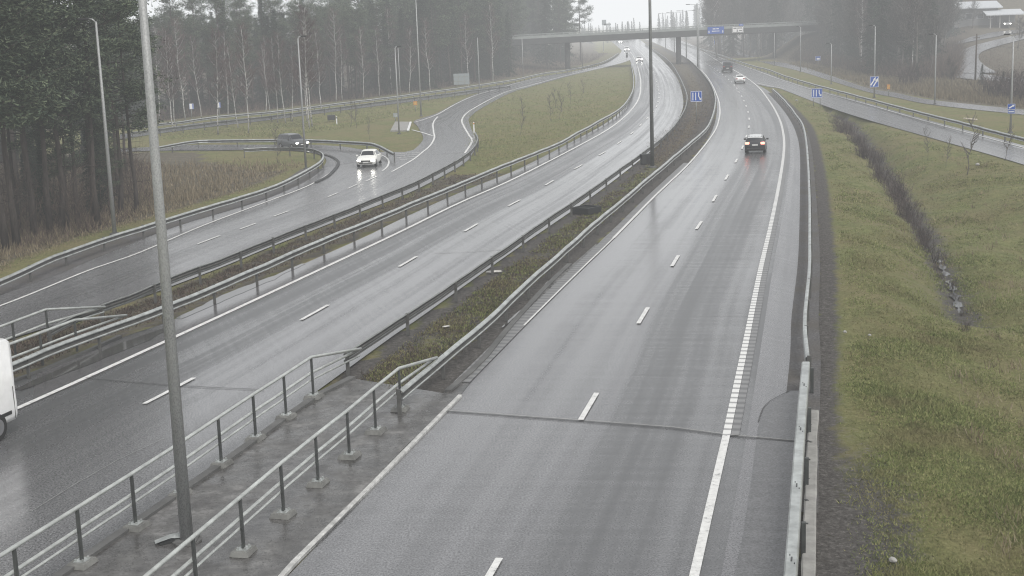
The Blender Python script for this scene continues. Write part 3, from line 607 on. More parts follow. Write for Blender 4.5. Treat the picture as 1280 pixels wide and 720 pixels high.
railing('left steel bridge railing on the median, on concrete blocks behind the nearest lamp post', e+lb, tops_for(e, lb[0], lt[0])+lt, P(451, 436, .78))
rb = [(305, 691), (355, 644), (398, 605), (437, 571), (470, 540), (501, 512)]; e = ext_back(rb, 5)
rt = [622, 580, 544, 512, 488, 457]
railing('right steel bridge railing on the median, on concrete blocks beside the kerb', e+rb, tops_for(e, rb[0], rt[0])+rt, P(546, 447, .78))
railing('short railing end beside the left slip road, sloping down to its guard rail', [(-68, 484), (-22, 465), (20, 447.5), (61.5, 430)], [437, 419, 402, 385], P(131, 383.5, .76), block=False)
railing('short end of bridge railing on the outer shoulder behind the white van', [(-82, 517), (-36, 498), (10, 479), (54, 461), (97, 443)], [467, 450, 433, 416, 399], P(158, 394, .76), block=False)
# ------------------------------------------------------------------ flyover
BR0, BR1 = P(640, 88, 0), P(1040, 69, 0)
c0, c1 = np.array([-3.0, 325.0]), np.array([84.0, 352.0]); ax = (c1-c0); BL = np.linalg.norm(ax); ax /= BL; brz = math.atan2(ax[1], ax[0])
bridge = thing('flyover', 'long grey concrete flyover with thin deck and round piers crossing over both carriageways', 'bridge', (c0[0], c0[1], 0), brz)
def deckz(s): u = s/BL; return 6.05+.75*u-.5*(u-.6)**2*1.2
sx = np.linspace(-25, BL+8, 40)
def deck(prof, name, mat, top=True):
    v = []; k = len(prof)
    for s in sx:
        for a, b in prof: v.append((s, a, deckz(s)+b))
    f = [(i*k+j, (i+1)*k+j, (i+1)*k+(j+1) % k, i*k+(j+1) % k) for i in range(len(sx)-1) for j in range(k)]; f += [tuple(range(k))[::-1], tuple(range((len(sx)-1)*k, len(sx)*k))]
    return mk(name, v, f, mat, bridge)
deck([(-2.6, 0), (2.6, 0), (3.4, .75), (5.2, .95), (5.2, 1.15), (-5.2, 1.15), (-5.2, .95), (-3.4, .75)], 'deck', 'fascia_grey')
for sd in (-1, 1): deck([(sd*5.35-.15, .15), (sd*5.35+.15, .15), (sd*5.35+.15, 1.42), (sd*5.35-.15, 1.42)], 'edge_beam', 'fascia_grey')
for sd in (-1, 1):
    mb = MB()
    for zz in (2.35, 2.05, 1.8): mb.tube([(s, sd*5.35, deckz(s)+zz) for s in sx], .05 if zz > 2.3 else .03, 5)
    for s in np.arange(-24, BL+7, 2.0): mb.box((s, sd*5.35, deckz(s)+1.92), (.08, .06, .86))
    for s in np.arange(-24, BL+6.9, 2.0): mb.box((s+1.0, sd*5.35, deckz(s)+1.75), (1.9, .015, .45))
    mb.build('railing', 'parapet_grey', bridge)
def on_bridge(px):                                # distance along the bridge axis that shows at image column px
    lo, hi = -30.0, BL+20
    for _ in range(40):
        m_ = (lo+hi)/2; q = c0+ax*m_
        if proj(q[0], q[1], 6)[0] < px: lo = m_
        else: hi = m_
    return lo
for px in (709, 848, 968):
    s = on_bridge(px); MB().tube([(s, 0, -.5), (s, 0, deckz(s)+.1)], (.62, .62) if px < 900 else (.45, .45), 14).build('pier', 'concrete_dark', bridge, True)
for s_, w_ in ((on_bridge(1000)+9, 1), (on_bridge(640)-5, 1)): MB().box((s_, 0, deckz(s_)-1.0), (1.2, 9.6, 2.4)).build('abutment', 'concrete_dark', bridge)

# ------------------------------------------------------------------ lamp posts
def lamp(label, base, top=None, h=None, r=(.09, .045), arms=(), group=None, armlen=1.2, mat='galvanised_pole', head=.55, armz=0.0, foot=True):
    b = G(*base) if not hasattr(base, 'shape') else base; hh = h or hgt(b, top); dist = math.hypot(b[0], b[1])
    root = thing('lamp_post', label, 'street lamp', tuple(b), 0, group)
    MB().tube([(0, 0, -.2), (0, 0, hh*.5), (0, 0, hh)], (r[0], (r[0]+r[1])/2, r[1]), 14).build('pole', mat, root, True)
    if foot: MB().tube([(0, 0, -.1), (0, 0, .06)], r[0]*2.2, 12).box((0, 0, .075), (r[0]*3.2, r[0]*3.2, .03)).build('base', 'concrete_dark', root)
    for a in arms:
        ux, uy = math.cos(a), math.sin(a); ar = MB().tube([(0, 0, hh-.05), (ux*armlen*.5, uy*armlen*.5, hh+.12+armz), (ux*armlen, uy*armlen, hh+.16+armz)], .04, 8).build('arm', mat, root, True)
        MB().box((ux*(armlen+head/2), uy*(armlen+head/2), hh+.15+armz), (head, .26, .13), a, bev=.03).build('lamp_head', 'trim_black', root)
    return root
lamp('nearest lamp post, thick mottled pole on the slab between the two bridge railings', (234, 678), h=14.5, r=(.142, .06), arms=(.2, .2+math.pi), armlen=2.0, head=.8)
lamp('slim pale lamp post behind the left guard rail, in front of the pine stand', (143.5, 293), 27, r=(.12, .06), arms=(math.pi*1.0,), armlen=.35, head=.6)
lamp('lamp post inside the grassy loop, in front of the dark car', (382.5, 211), 48, r=(.09, .05), arms=(math.pi*.3,), armlen=.3)
lamp('lamp post standing at the pale paved patch by the slip road junction', (499, 167), 60, r=(.085, .045), arms=(math.pi*.3,), armlen=.3)
lamp('faint lamp post just right of and behind the one at the paved patch', (500.5, 121), 60, r=(.085, .045))
lamp('tall lamp post on the grass left of the slip road, beside the small orange sign', (526.5, 145), -12, r=(.10, .05))
lamp('lamp post on the grass by the grey back of the road sign', (599.5, 116), 47, r=(.10, .05))
lamp('lamp post left of the flyover by the guard rail', (654, 96), 48, r=(.10, .06))
lamp('thin lamp post under the left part of the flyover', (728, 84), 45, r=(.09, .06))
lamp('thick dark lamp post on the median in the middle of the picture', (815.5, 209), h=16.5, r=(.145, .085), arms=(.25, .25+math.pi), armlen=2.2, mat='pole_grey')
for lb_, b, t in (('double-armed lamp post on the median, in front of the blue flyover sign', (872, 84), 6), ('double-armed lamp post on the median, second from the blue flyover sign', (858, 75), 14), ('hazy double-armed lamp post on the median, third from the blue flyover sign', (843, 66), 16), ('far hazy double-armed lamp post on the median, fourth from the blue flyover sign', (832, 60), 17)):
    lamp(lb_, b, t, r=(.16, .10), arms=(.05, .05+math.pi), armlen=1.6, head=.9, mat='galvanised_dull')
lamp('slim pole right beside the double-armed lamp post at the bridge', (873.8, 86), 12, r=(.11, .08))
for lb_, b, t in (('lamp post on the verge in front of the flyover, right of the white bridge sign', (948.7, 76), 33), ('second lamp post on the verge in front of the flyover, left of the abutment', (967.8, 82), 41), ('lamp post on the grass in front of the flyover abutment', (1000.6, 90), 34), ('short lamp post on the grass verge left of the diagonal-arrow sign', (1039, 105), 55), ('lamp post behind the blue diagonal-arrow sign', (1092.8, 122), 33), ('lamp post on the verge beside the footpath, in front of the dry reeds', (1168.3, 130.5), 44), ('lamp post with two small blue arrow signs at the right edge', (1263, 166), 45)):
    lamp(lb_, b, t, r=(.10, .055), arms=(math.pi*.9,) if b[0] > 1000 else (), armlen=.3, head=.5)
wp = G(1219, 101); wr_ = thing('utility_pole', 'dark wooden utility pole beside the loop lane at the upper right', 'utility pole', tuple(wp)); hh = hgt(wp, 43); MB().tube([(0, 0, -.3), (.05, 0, hh)], (.15, .10), 10).build('pole', 'pole_wood', wr_, True); MB().box((.05, 0, hh-.5), (.9, .1, .1)).box((.05, 0, hh+.04), (.1, .1, .12)).build('crossarm', 'pole_wood', wr_)

# ------------------------------------------------------------------ signs
def face_cam(b): return math.atan2(b[1], b[0])-math.pi/2
def board_sign(name, label, base, x0, y0, x1, y1, mat, posts=1, art=None, border='sign_white', cat='road sign', back=False, b=None, group=None, rim=True):
    b = G(*base) if b is None else b; Z = b[1]*CP+(H-b[2])*SP; s = Z/FPX; w, h = (x1-x0)*s, (y1-y0)*s
    zc = hgt(b, (y0+y1)/2)*1.0; root = thing(name, label, cat, tuple(b), face_cam(b), group)
    off = ((x0+x1)/2-proj(b[0], b[1], b[2]+zc)[0])*s
    for k in range(posts):
        px_ = off*0+(0 if posts == 1 else (-.3*w+.6*w*k/(posts-1)))+(off if posts > 1 else 0); MB().tube([(px_, .05, -.2), (px_, .05, zc+h*.3)], .045, 8).build('post', 'galvanised_dull', root, True)
    pn = MB().box((off, 0, zc), (w, .03, h)).build('panel', mat, root)
    if rim: mb = MB(); t = min(w, h)*.035; [mb.box(c_, d_) for c_, d_ in (((off, -.018, zc+h/2-t), (w-t, .008, t)), ((off, -.018, zc-h/2+t), (w-t, .008, t)), ((off-w/2+t, -.018, zc), (t, .007, h-3.2*t)), ((off+w/2-t, -.018, zc), (t, .007, h-3.2*t)))]; mb.build('border', border, pn)
    if art:
        mb = MB()
        for poly in art[1]:
            v = [(off+px_*w, -.024, zc+py_*h) for px_, py_ in poly]; mb.add(v, [tuple(range(len(v)))])
        mb.build(art[0], art[2] if len(art) > 2 else 'sign_white', pn)
    return root
def bar(x0, y0, x1, y1, t):
    dx, dy = x1-x0, y1-y0; L = math.hypot(dx, dy); nx, ny = -dy/L*t/2, dx/L*t/2; return [(x0+nx, y0+ny), (x1+nx, y1+ny), (x1-nx, y1-ny), (x0-nx, y0-ny)]
lanes = [bar(-.3, -.36, -.3, .36, .08), bar(-.06, -.36, -.06, .36, .08), bar(.2, .36, .2, -.02, .08), bar(.2, 0, .34, -.26, .08), [(.22, -.26), (.42, -.12), (.40, -.36)]]
board_sign('lane_sign', 'blue lane sign with white lane arrows on the brown median between the carriageways', (870.5, 152), 863.3, 113.8, 877.6, 127.2, 'sign_blue', 1, ('lane_arrow', lanes))
board_sign('lane_sign', 'blue lane sign on two posts on the grass nose beside the joining slip road', (1021, 133), 1014.6, 110.6, 1027.8, 122.2, 'sign_blue', 2, ('lane_arrow', lanes))
diag = [bar(-.4, -.3, .02, .22, .13), bar(-.1, -.4, .3, .12, .13), [(.12, .12), (.42, .38), (.40, 0)], [(-.16, .22), (.14, .46), (.14, .12)]]
b = G(1092.8, 122.3); b2 = b.copy(); b2[1] -= .25
board_sign('arrow_sign', 'blue square sign with white diagonal arrows on the lamp post by the footpath', None, 1087.6, 95.6, 1098.2, 109, 'sign_blue', 1, ('arrow', diag), b=b2)
b = G(1263, 166.3); b3 = b.copy(); b3[1] -= .25
board_sign('arrow_sign', 'small blue sign with white arrow, upper one on the lamp post at the right edge', None, 1259.8, 129.8, 1269, 136.8, 'sign_blue', 0, ('arrow', [bar(-.3, -.25, .2, .15, .2), [(.05, .3), (.4, .35), (.3, -.05)]]), b=b3)
board_sign('arrow_sign', 'small pale blue sign, lower one on the lamp post at the right edge', None, 1260.2, 137.4, 1268.4, 142, 'sign_blue', 0, ('stripe', [bar(-.4, 0, .4, 0, .25)]), b=b3)
board_sign('road_sign', 'small blue sign at the edge of the forest on the right', (1022.5, 87), 1019.3, 70.2, 1025.6, 75.6, 'sign_blue', 1, ('symbol', [bar(-.25, -.1, .35, -.1, .4)]))
board_sign('direction_sign', 'blue direction sign seen below the flyover, beside the footpath', (897, 64), 892, 49.2, 902, 55.6, 'sign_blue', 2, ('stripe', [bar(-.35, .15, .3, .15, .12), bar(-.35, -.2, .1, -.2, .12)]))
board_sign('direction_sign', 'large grey back of a direction sign on two posts in front of the forest', (577, 111), 567, 92, 586.6, 105.6, 'sign_grey', 2, ('brace', [bar(-.48, .2, .48, .2, .05), bar(-.48, -.2, .48, -.2, .05), bar(-.2, -.48, -.2, .48, .03), bar(.2, -.48, .2, .48, .03)], 'galvanised_dull'), rim=False)
board_sign('road_sign', 'small white and blue sign left in front of the forest, beyond the upper road', (240, 150), 236.6, 129.6, 242, 136.4, 'sign_blue', 1, ('symbol', [bar(-.1, -.45, -.1, .45, .6)]))
board_sign('road_sign', 'narrow white and blue sign between birch trunks beyond the upper road', (274.5, 147), 272.2, 128, 275.6, 134.6, 'sign_blue', 1, ('symbol', [bar(-.15, -.45, -.15, .45, .5)]))
board_sign('hazard_marker', 'small round orange sign on the grass near the forest guard rail', (519.4, 139), 516.8, 126.6, 521.6, 131.4, 'sign_orange', 1, ('disc', [[(.3*math.cos(a), .3*math.sin(a)) for a in np.linspace(0, 6.2, 14)]], 'sign_yellow'), rim=False)
board_sign('hazard_marker', 'orange hazard marker on a thin post in the dry reeds by the footpath', (1110.6, 120), 1108.8, 105.6, 1112.6, 111.6, 'sign_orange', 1, ('stripe', [bar(-.4, -.3, .4, .3, .25)], 'sign_yellow'), rim=False)
board_sign('road_sign', 'faint round sign on the grass left of the paved patch', (494.5, 151), 491.6, 141.4, 497.2, 146.4, 'sign_grey', 1, ('ring', [[(.4*math.cos(a), .4*math.sin(a)) for a in np.linspace(0, 6.2, 14)]], 'galvanised'), rim=False)
board_sign('gore_marker', 'dark marker board on a post at the nose where the slip road joins', (783.5, 76.5), 782.2, 66.4, 784.8, 72, 'sign_black', 1, ('stripe', [bar(-.3, .2, .3, .2, .12)], 'sign_grey'), rim=False)
# signs hung on the flyover
def bridge_sign(label, x0, y0, x1, y1, mat, border, art):
    s0, s1 = on_bridge(x0), on_bridge(x1); s = (s0+s1)/2; q = c0+ax*s; off = -5.62
    q = q+np.array([ax[1], -ax[0]])*5.62; b = np.array([q[0], q[1], 0.]); zt, zb = hgt(b, y0), hgt(b, y1); w, h = s1-s0, zt-zb
    root = thing('gantry_sign', label, 'direction sign', (q[0], q[1], (zt+zb)/2), brz)
    pn = MB().box((0, 0, 0), (w, .06, h)).build('panel', mat, root); mb = MB(); t = .12
    for c_, d_ in (((0, -.034, h/2-t), (w-t, .01, t)), ((0, -.034, -h/2+t), (w-t, .01, t)), ((-w/2+t, -.034, 0), (t, .009, h-4*t)), ((w/2-t, -.034, 0), (t, .009, h-4*t))): mb.box(c_, d_)
    mb.build('border', border, pn); mb = MB()
    for sx_ in (-.3, .3): mb.box((sx_*w, .12, 0), (.1, .16, h*.9))
    mb.build('bracket', 'galvanised_dull', root)
    for nm, mt, polys in art:
        mb = MB()
        for poly in polys: mb.add([(px_*w, -.045, py_*h) for px_, py_ in poly], [tuple(range(len(poly)))])
        mb.build(nm, mt, pn)
    return root
bridge_sign('blue direction sign with white lettering hung on the flyover above the right carriageway', 872, 33.4, 892.2, 42.2, 'sign_blue', 'sign_blue', [('lettering', 'sign_white', [bar(-.2, .2, -.02, .2, .13), bar(.03, .2, .18, .2, .13), bar(-.25, -.12, .05, -.12, .10), bar(.08, -.12, .22, -.12, .10)]), ('arrow', 'sign_white', [bar(-.42, -.05, -.42, -.3, .05), [(-.46, -.25), (-.38, -.25), (-.42, -.42)], bar(.42, -.05, .42, -.3, .05), [(.38, -.25), (.46, -.25), (.42, -.42)]])])
bridge_sign('white direction sign with black lettering and arrow hung on the flyover', 902, 32.6, 916.2, 41, 'sign_white', 'sign_black', [('lettering', 'sign_black', [bar(-.38, .2, -.1, .2, .13), bar(-.05, .2, .36, .2, .13), bar(.1, -.18, .38, -.18, .10)]), ('arrow', 'sign_black', [bar(-.05, .0, -.05, -.25, .06), [(-.12, -.2), (.02, -.2), (-.05, -.4)]])])
bridge_sign('small blue plate above the white direction sign on the flyover', 910.6, 29.8, 916, 32.4, 'sign_blue', 'sign_blue', [('lettering', 'sign_white', [bar(-.3, 0, .3, 0, .2)])])
# far sign mast behind the flyover
b = np.array([57.0, 520.0, 0.0]); k_ = 520/FPX; b[0] = (763-640)/FPX*520*1.0; b[2] = float(T(b[0], b[1])); r_ = thing('sign_mast', 'hazy grey sign mast rising behind the flyover in the gap of sky', 'road sign', tuple(b)); h_ = hgt(b, 25)
MB().tube([(0, 0, -1), (0, 0, h_)], .14, 8).build('post', 'galvanised_dull', r_); MB().box((.4, -.2, h_-.9), (1.6, .1, 1.9)).build('panel', 'sign_grey', r_); MB().box((1.6, -.2, h_-1.7), (2.6, .1, .7)).build('panel', 'sign_grey', r_)
# delineators and other roadside pieces
def delin(label, base, top, dark=True):
    b = G(*base); h_ = hgt(b, top); r_ = thing('delineator_post', label, 'roadside post', tuple(b), face_cam(b)); w = max(.13, .1)
    MB().box((0, 0, h_/2-.05), (w, .07, h_+.1), bev=.012).build('post', 'sign_white', r_); MB().box((0, 0, h_-.16), (w+.012, .082, .14)).build('reflector', 'sign_black' if dark else 'sign_orange', r_)
delin('white delineator with orange top at the end of the curling guard rail', (592.6, 166), 152.5, False)
delin('white delineator on the grass beside the dark box near the forest rail', (421, 155), 145.5)
delin('white delineator post under the right end of the flyover', (943.7, 69), 63.5)
b = G(414.5, 151.5); r_ = thing('cabinet', 'dark roadside box on the grass left of the white delineator', 'roadside cabinet', tuple(b), face_cam(b)); MB().box((0, 0, .45), (.95, .5, .6), bev=.04).build('body', 'box_dark', r_); MB().box((-.3, 0, .1), (.08, .4, .24)).box((.3, 0, .1), (.08, .4, .24)).build('stand', 'steel_dark', r_)
b = P(733, 266, 0); r_ = thing('drain_box', 'dark open drain box lying in the median grass', 'drain box', tuple(b), .9); mb = MB().box((0, .55, .17), (1.3, .07, .36)).box((0, -.55, .17), (1.3, .07, .36)).box((-.62, 0, .17), (.07, 1.03, .36)).box((.62, 0, .17), (.07, 1.03, .36)); mb.build('frame', 'box_dark', r_)
mb = MB()
for k in range(7): mb.box((-.48+.16*k, 0, .26), (.04, 1.02, .04))
mb.build('grate', 'steel_dark', r_)
b = P(807.5, 205, 0); r_ = thing('control_cabinet', 'dark grey cabinet beside the thick lamp post on the median', 'cabinet', tuple(b), .3); MB().box((0, 0, .36), (.8, .35, .72), bev=.03).build('body', 'box_dark', r_); MB().box((0, 0, .735), (.87, .41, .04)).build('roof', 'steel_dark', r_); MB().box((.15, -.18, .36), (.38, .02, .56)).build('door', 'trim_black', r_)
# hatch cover and cables left open at the nearest lamp post
b = P(212, 676, .05); r_ = thing('hatch_cover', 'bent shiny metal hatch cover lying open at the foot of the nearest lamp post', 'metal cover', tuple(b), .35)
mk('sheet', [(-.3, -.1, .02), (.02, -.12, .10), (.02, .12, .10), (-.3, .1, .02), (.22, -.07, .05), (.24, .1, .12)], [(0, 1, 2, 3), (1, 4, 5, 2)], 'galvanised', r_); MB().tube([(.2, 0, .05), (.3, .03, .12), (.36, 0, .28)], .02, 6).build('cable', 'trim_black', r_)
MB().box((-.02, -.02, .0), (.42, .2, .03), .2).build('lid', 'box_dark', r_)
def lump(name, label, px, py, dims, mat, z=.04, seed=1, rz=.4):
    b = G(px, py); r = np.random.default_rng(seed); bm = bmesh.new(); bmesh.ops.create_icosphere(bm, subdivisions=2, radius=.5)
    v = np.array([x.co[:] for x in bm.verts])*(1+r.normal(size=(len(bm.verts), 1))*.13)*np.array(dims); f = [[x.index for x in q.verts] for q in bm.faces]; bm.free()
    o = mk(name, v, f, mat, smooth=False); o.location = (b[0], b[1], b[2]+z); o.rotation_euler = (0, 0, rz); return tag(o, label, 'litter' if name == 'litter' else 'stone')
lump('litter', 'white scrap of litter under the median guard rail post', 617, 341, (.75, .25, .10), 'litter', .05, 4, .2)
lump('stone', 'pale stone on bare earth near the bottom right edge', 1116, 703, (.14, .18, .11), 'stone', .05, 5)
lump('stone', 'small pale stone in the grass, upper left of two by the right shoulder', 1056, 417, (.13, .13, .09), 'stone', .06, 6)
lump('stone', 'small pale stone in the grass, lower right of two by the right shoulder', 1087, 421, (.13, .12, .08), 'stone', .06, 7)
lump('stone', 'pale stone near the tip of the grass nose at the joining slip road', 996, 126, (.4, .35, .25), 'stone', .05, 8)
lump('stone', 'whitish clod in the right meadow below the slip road', 1222, 207, (.3, .3, .2), 'stone', .08, 9)
lump('litter', 'white scrap lying in the median grass near the lower railing end', 558, 410, (.3, .14, .06), 'litter', .06, 10)
b = G(1213, 150); r_ = mk('plank', *(lambda m_: (np.vstack(m_.v), m_.f))(MB().box((0, 0, 0), (2.2, .35, .12), bev=.03)), 'timber_pale'); r_.location = (b[0], b[1], b[2]+.1); r_.rotation_euler = (0, .12, .75); tag(r_, 'pale plank lying on the grass behind the right slip road guard rail', 'plank')
# paved patch with white edge at the junction
pp = P(*np.array([(488, 163.5), (494, 152.3), (514, 152.6), (509.5, 163)]).T, .06); pc = pp.mean(0); r_ = thing('paved_patch', 'pale paved ramp with a white edge bar beside the slip road junction', 'paving', (pc[0], pc[1], 0)); top = [(p[0]-pc[0], p[1]-pc[1], .10) for p in pp]; bot = [(p[0]-pc[0], p[1]-pc[1], -.05) for p in pp]
mk('slab', top+bot, [(0, 3, 2, 1), (0, 1, 5, 4), (1, 2, 6, 5), (2, 3, 7, 6), (3, 0, 4, 7)], 'concrete', r_)
e = P(*np.array([(508.6, 163.2), (512.2, 152.6), (514.6, 152.6), (511.4, 163.2)]).T, .06); mk('edge_bar', [(p[0]-pc[0], p[1]-pc[1], .12) for p in e]+[(p[0]-pc[0], p[1]-pc[1], .0) for p in e], [(0, 3, 2, 1), (0, 1, 5, 4), (1, 2, 6, 5), (2, 3, 7, 6), (3, 0, 4, 7)], 'sign_white', r_)

# ------------------------------------------------------------------ houses at the upper right
def house(name, label, px0, px1, by, ty, mat, depth=9.0, carport=False, Zset=None):
    b0, b1 = G(px0, by), G(px1, by); c = (b0+b1)/2; w = np.linalg.norm(b1-b0); h_ = hgt(c, ty); rz = face_cam(c)+.25
    r_ = thing(name, label, 'house', (c[0], c[1]+depth/2, c[2]-.3), rz); eh = h_*.74
    if not carport:
        MB().box((0, 0, eh/2), (w, depth, eh)).build('wall', mat, r_)
        for k in range(4):
            wx = -w*.36+w*.24*k; wf_ = MB().box((wx, -depth/2-.02, eh*.62), (1.5, .05, 1.4)).build('window', 'roof_pale', r_); MB().box((wx, -depth/2-.05, eh*.62), (1.3, .03, 1.2)).build('pane', 'window_dark', wf_)
        MB().box((w*.44, -depth/2-.03, eh*.3), (1.0, .06, 2.1)).build('door', 'pole_wood', r_)
    else:
        MB().box((0, depth*.3, eh/2), (w, depth*.4, eh)).build('wall', mat, r_)
        for k in range(4): MB().box((-w*.45+w*.3*k, -depth*.45, eh/2), (.25, .25, eh)).build('pillar', 'wall_pale', r_)
    o_ = .9; top = h_
    v = [(-w/2-o_, -depth/2-o_, eh), (w/2+o_, -depth/2-o_, eh), (w/2+o_, depth/2+o_, eh), (-w/2-o_, depth/2+o_, eh), (-w/2-o_, 0, top), (w/2+o_, 0, top)]
    v += [(a_, b_, c_+.22) for a_, b_, c_ in v]
    mk('roof', v, [(6, 7, 11, 10), (8, 9, 10, 11), (0, 4, 5, 1), (2, 5, 4, 3), (0, 1, 7, 6), (2, 3, 9, 8), (1, 5, 11, 7), (5, 2, 8, 11), (0, 6, 10, 4), (4, 10, 9, 3)], 'roof_pale', r_)
house('detached_house', 'long grey house with pale roof behind bare trees at the upper right', 1190, 1250, 33, 1, 'wall_grey', 10)
house('carport', 'low grey carport with pale roof and pillars right of the house', 1238, 1278, 35, 11, 'wall_grey', 8, True)
# ------------------------------------------------------------------ vehicles
def car_mesh(st, tilt=0):
    """loft of cross-sections; st rows: y, z_bottom, z_belt, half width, z_top, half width at top"""
    rows = []
    for y, zb, zt, w, zr, wr in st:
        half = [(w*.80, zb), (w*.96, zb+.05), (w, zb+.18), (w*1.005, (zb+zt)/2), (w*.985, zt), (wr+.03, zr-.05), (wr*.9, zr-.008), (wr*.5, zr+.012), (0, zr+.018)]
        rows.append([(x, y, z) for x, z in half]+[(-x, y, z) for x, z in half[-2::-1]])
    return np.array(rows)
def loft(rows):
    n, k = rows.shape[:2]; v = rows.reshape(-1, 3); f = [(i*k+j, i*k+j+1, (i+1)*k+j+1, (i+1)*k+j) for i in range(n-1) for j in range(k-1)]
    f += [(i*k+k-1, i*k, (i+1)*k, (i+1)*k+k-1) for i in range(n-1)]; f += [tuple(range(k))[::-1], tuple(range((n-1)*k, n*k))]; return v, f
def patch(rows, s0, s1, t0, t1, off=.012, n=5):
    R = rows; K = R.shape[1]
    def surf(s, t):
        i = min(int(s), len(R)-2); j = min(int(t), K-2); a, b = s-i, t-j
        return (1-a)*((1-b)*R[i, j]+b*R[i, j+1])+a*((1-b)*R[i+1, j]+b*R[i+1, j+1])
    v = []
    for i in range(n):
        for j in range(n):
            s, t = s0+(s1-s0)*i/(n-1), t0+(t1-t0)*j/(n-1); p = surf(s, t); e = 1e-3
            nn = np.cross(surf(min(s+e, len(R)-1.001), t)-surf(s-e, t), surf(s, t+e)-surf(s, t-e)); nn /= np.linalg.norm(nn)+1e-9
            c = np.array([0, p[1], .7])
            if nn@(p-c) < 0: nn = -nn
            v.append(p+nn*off)
    return v, [(i*n+j, i*n+j+1, (i+1)*n+j+1, (i+1)*n+j) for i in range(n-1) for j in range(n-1)]
SED = [(-2.28, .34, .66, .74, .80, .66), (-2.24, .26, .82, .83, .96, .70), (-1.75, .22, .90, .87, 1.03, .72), (-1.15, .22, .93, .88, 1.33, .60), (-.75, .22, .93, .88, 1.42, .58), (.1, .22, .93, .88, 1.43, .58), (.45, .22, .92, .88, 1.38, .58), (1.12, .22, .89, .88, .97, .74), (1.75, .22, .84, .86, .90, .72), (2.12, .25, .74, .82, .80, .68), (2.26, .34, .60, .72, .66, .60)]
WAG = [(-2.30, .36, .70, .78, .86, .70), (-2.24, .28, .92, .86, 1.06, .74), (-2.08, .24, .94, .88, 1.34, .64), (-1.85, .24, .95, .88, 1.44, .60), (-.9, .24, .95, .89, 1.49, .60), (.1, .24, .95, .89, 1.49, .60), (.4, .24, .94, .88, 1.44, .60), (1.08, .24, .92, .88, 1.0, .76), (1.8, .24, .86, .86, .93, .73), (2.15, .27, .76, .82, .83, .68), (2.28, .36, .62, .72, .68, .60)]
SUV = [(-2.25, .42, .86, .82, 1.0, .76), (-2.2, .34, 1.04, .90, 1.2, .80), (-2.1, .3, 1.08, .92, 1.52, .72), (-1.9, .3, 1.08, .93, 1.68, .68), (-.9, .3, 1.08, .93, 1.74, .68), (.1, .3, 1.08, .93, 1.73, .68), (.42, .3, 1.07, .93, 1.66, .68), (1.0, .3, 1.05, .92, 1.16, .80), (1.75, .3, 1.0, .90, 1.08, .78), (2.1, .33, .9, .86, 1.0, .72), (2.25, .42, .74, .76, .82, .64)]
VAN = [(-2.7, .4, 1.1, .92, 1.3, .90), (-2.66, .32, 1.1, .96, 1.9, .90), (-2.6, .3, 1.1, .97, 2.0, .86), (-1.5, .3, 1.1, .97, 2.05, .86), (.4, .3, 1.1, .97, 2.05, .86), (.9, .3, 1.1, .97, 1.98, .84), (1.75, .3, 1.08, .97, 1.18, .86), (2.3, .3, .95, .95, 1.05, .82), (2.5, .34, .85, .9, .95, .75), (2.6, .42, .65, .8, .72, .66)]
BIGV = [(-3.0, .45, 1.2, .97, 2.3, .93), (-2.97, .35, 1.2, .99, 2.55, .92), (-2.9, .32, 1.2, 1.0, 2.62, .90), (-1.5, .32, 1.2, 1.0, 2.66, .90), (.9, .32, 1.2, 1.0, 2.66, .90), (1.35, .32, 1.2, 1.0, 2.52, .88), (2.15, .32, 1.15, 1.0, 1.3, .9), (2.75, .34, 1.0, .97, 1.08, .85), (2.95, .38, .9, .92, .98, .8), (3.05, .45, .7, .85, .76, .7)]
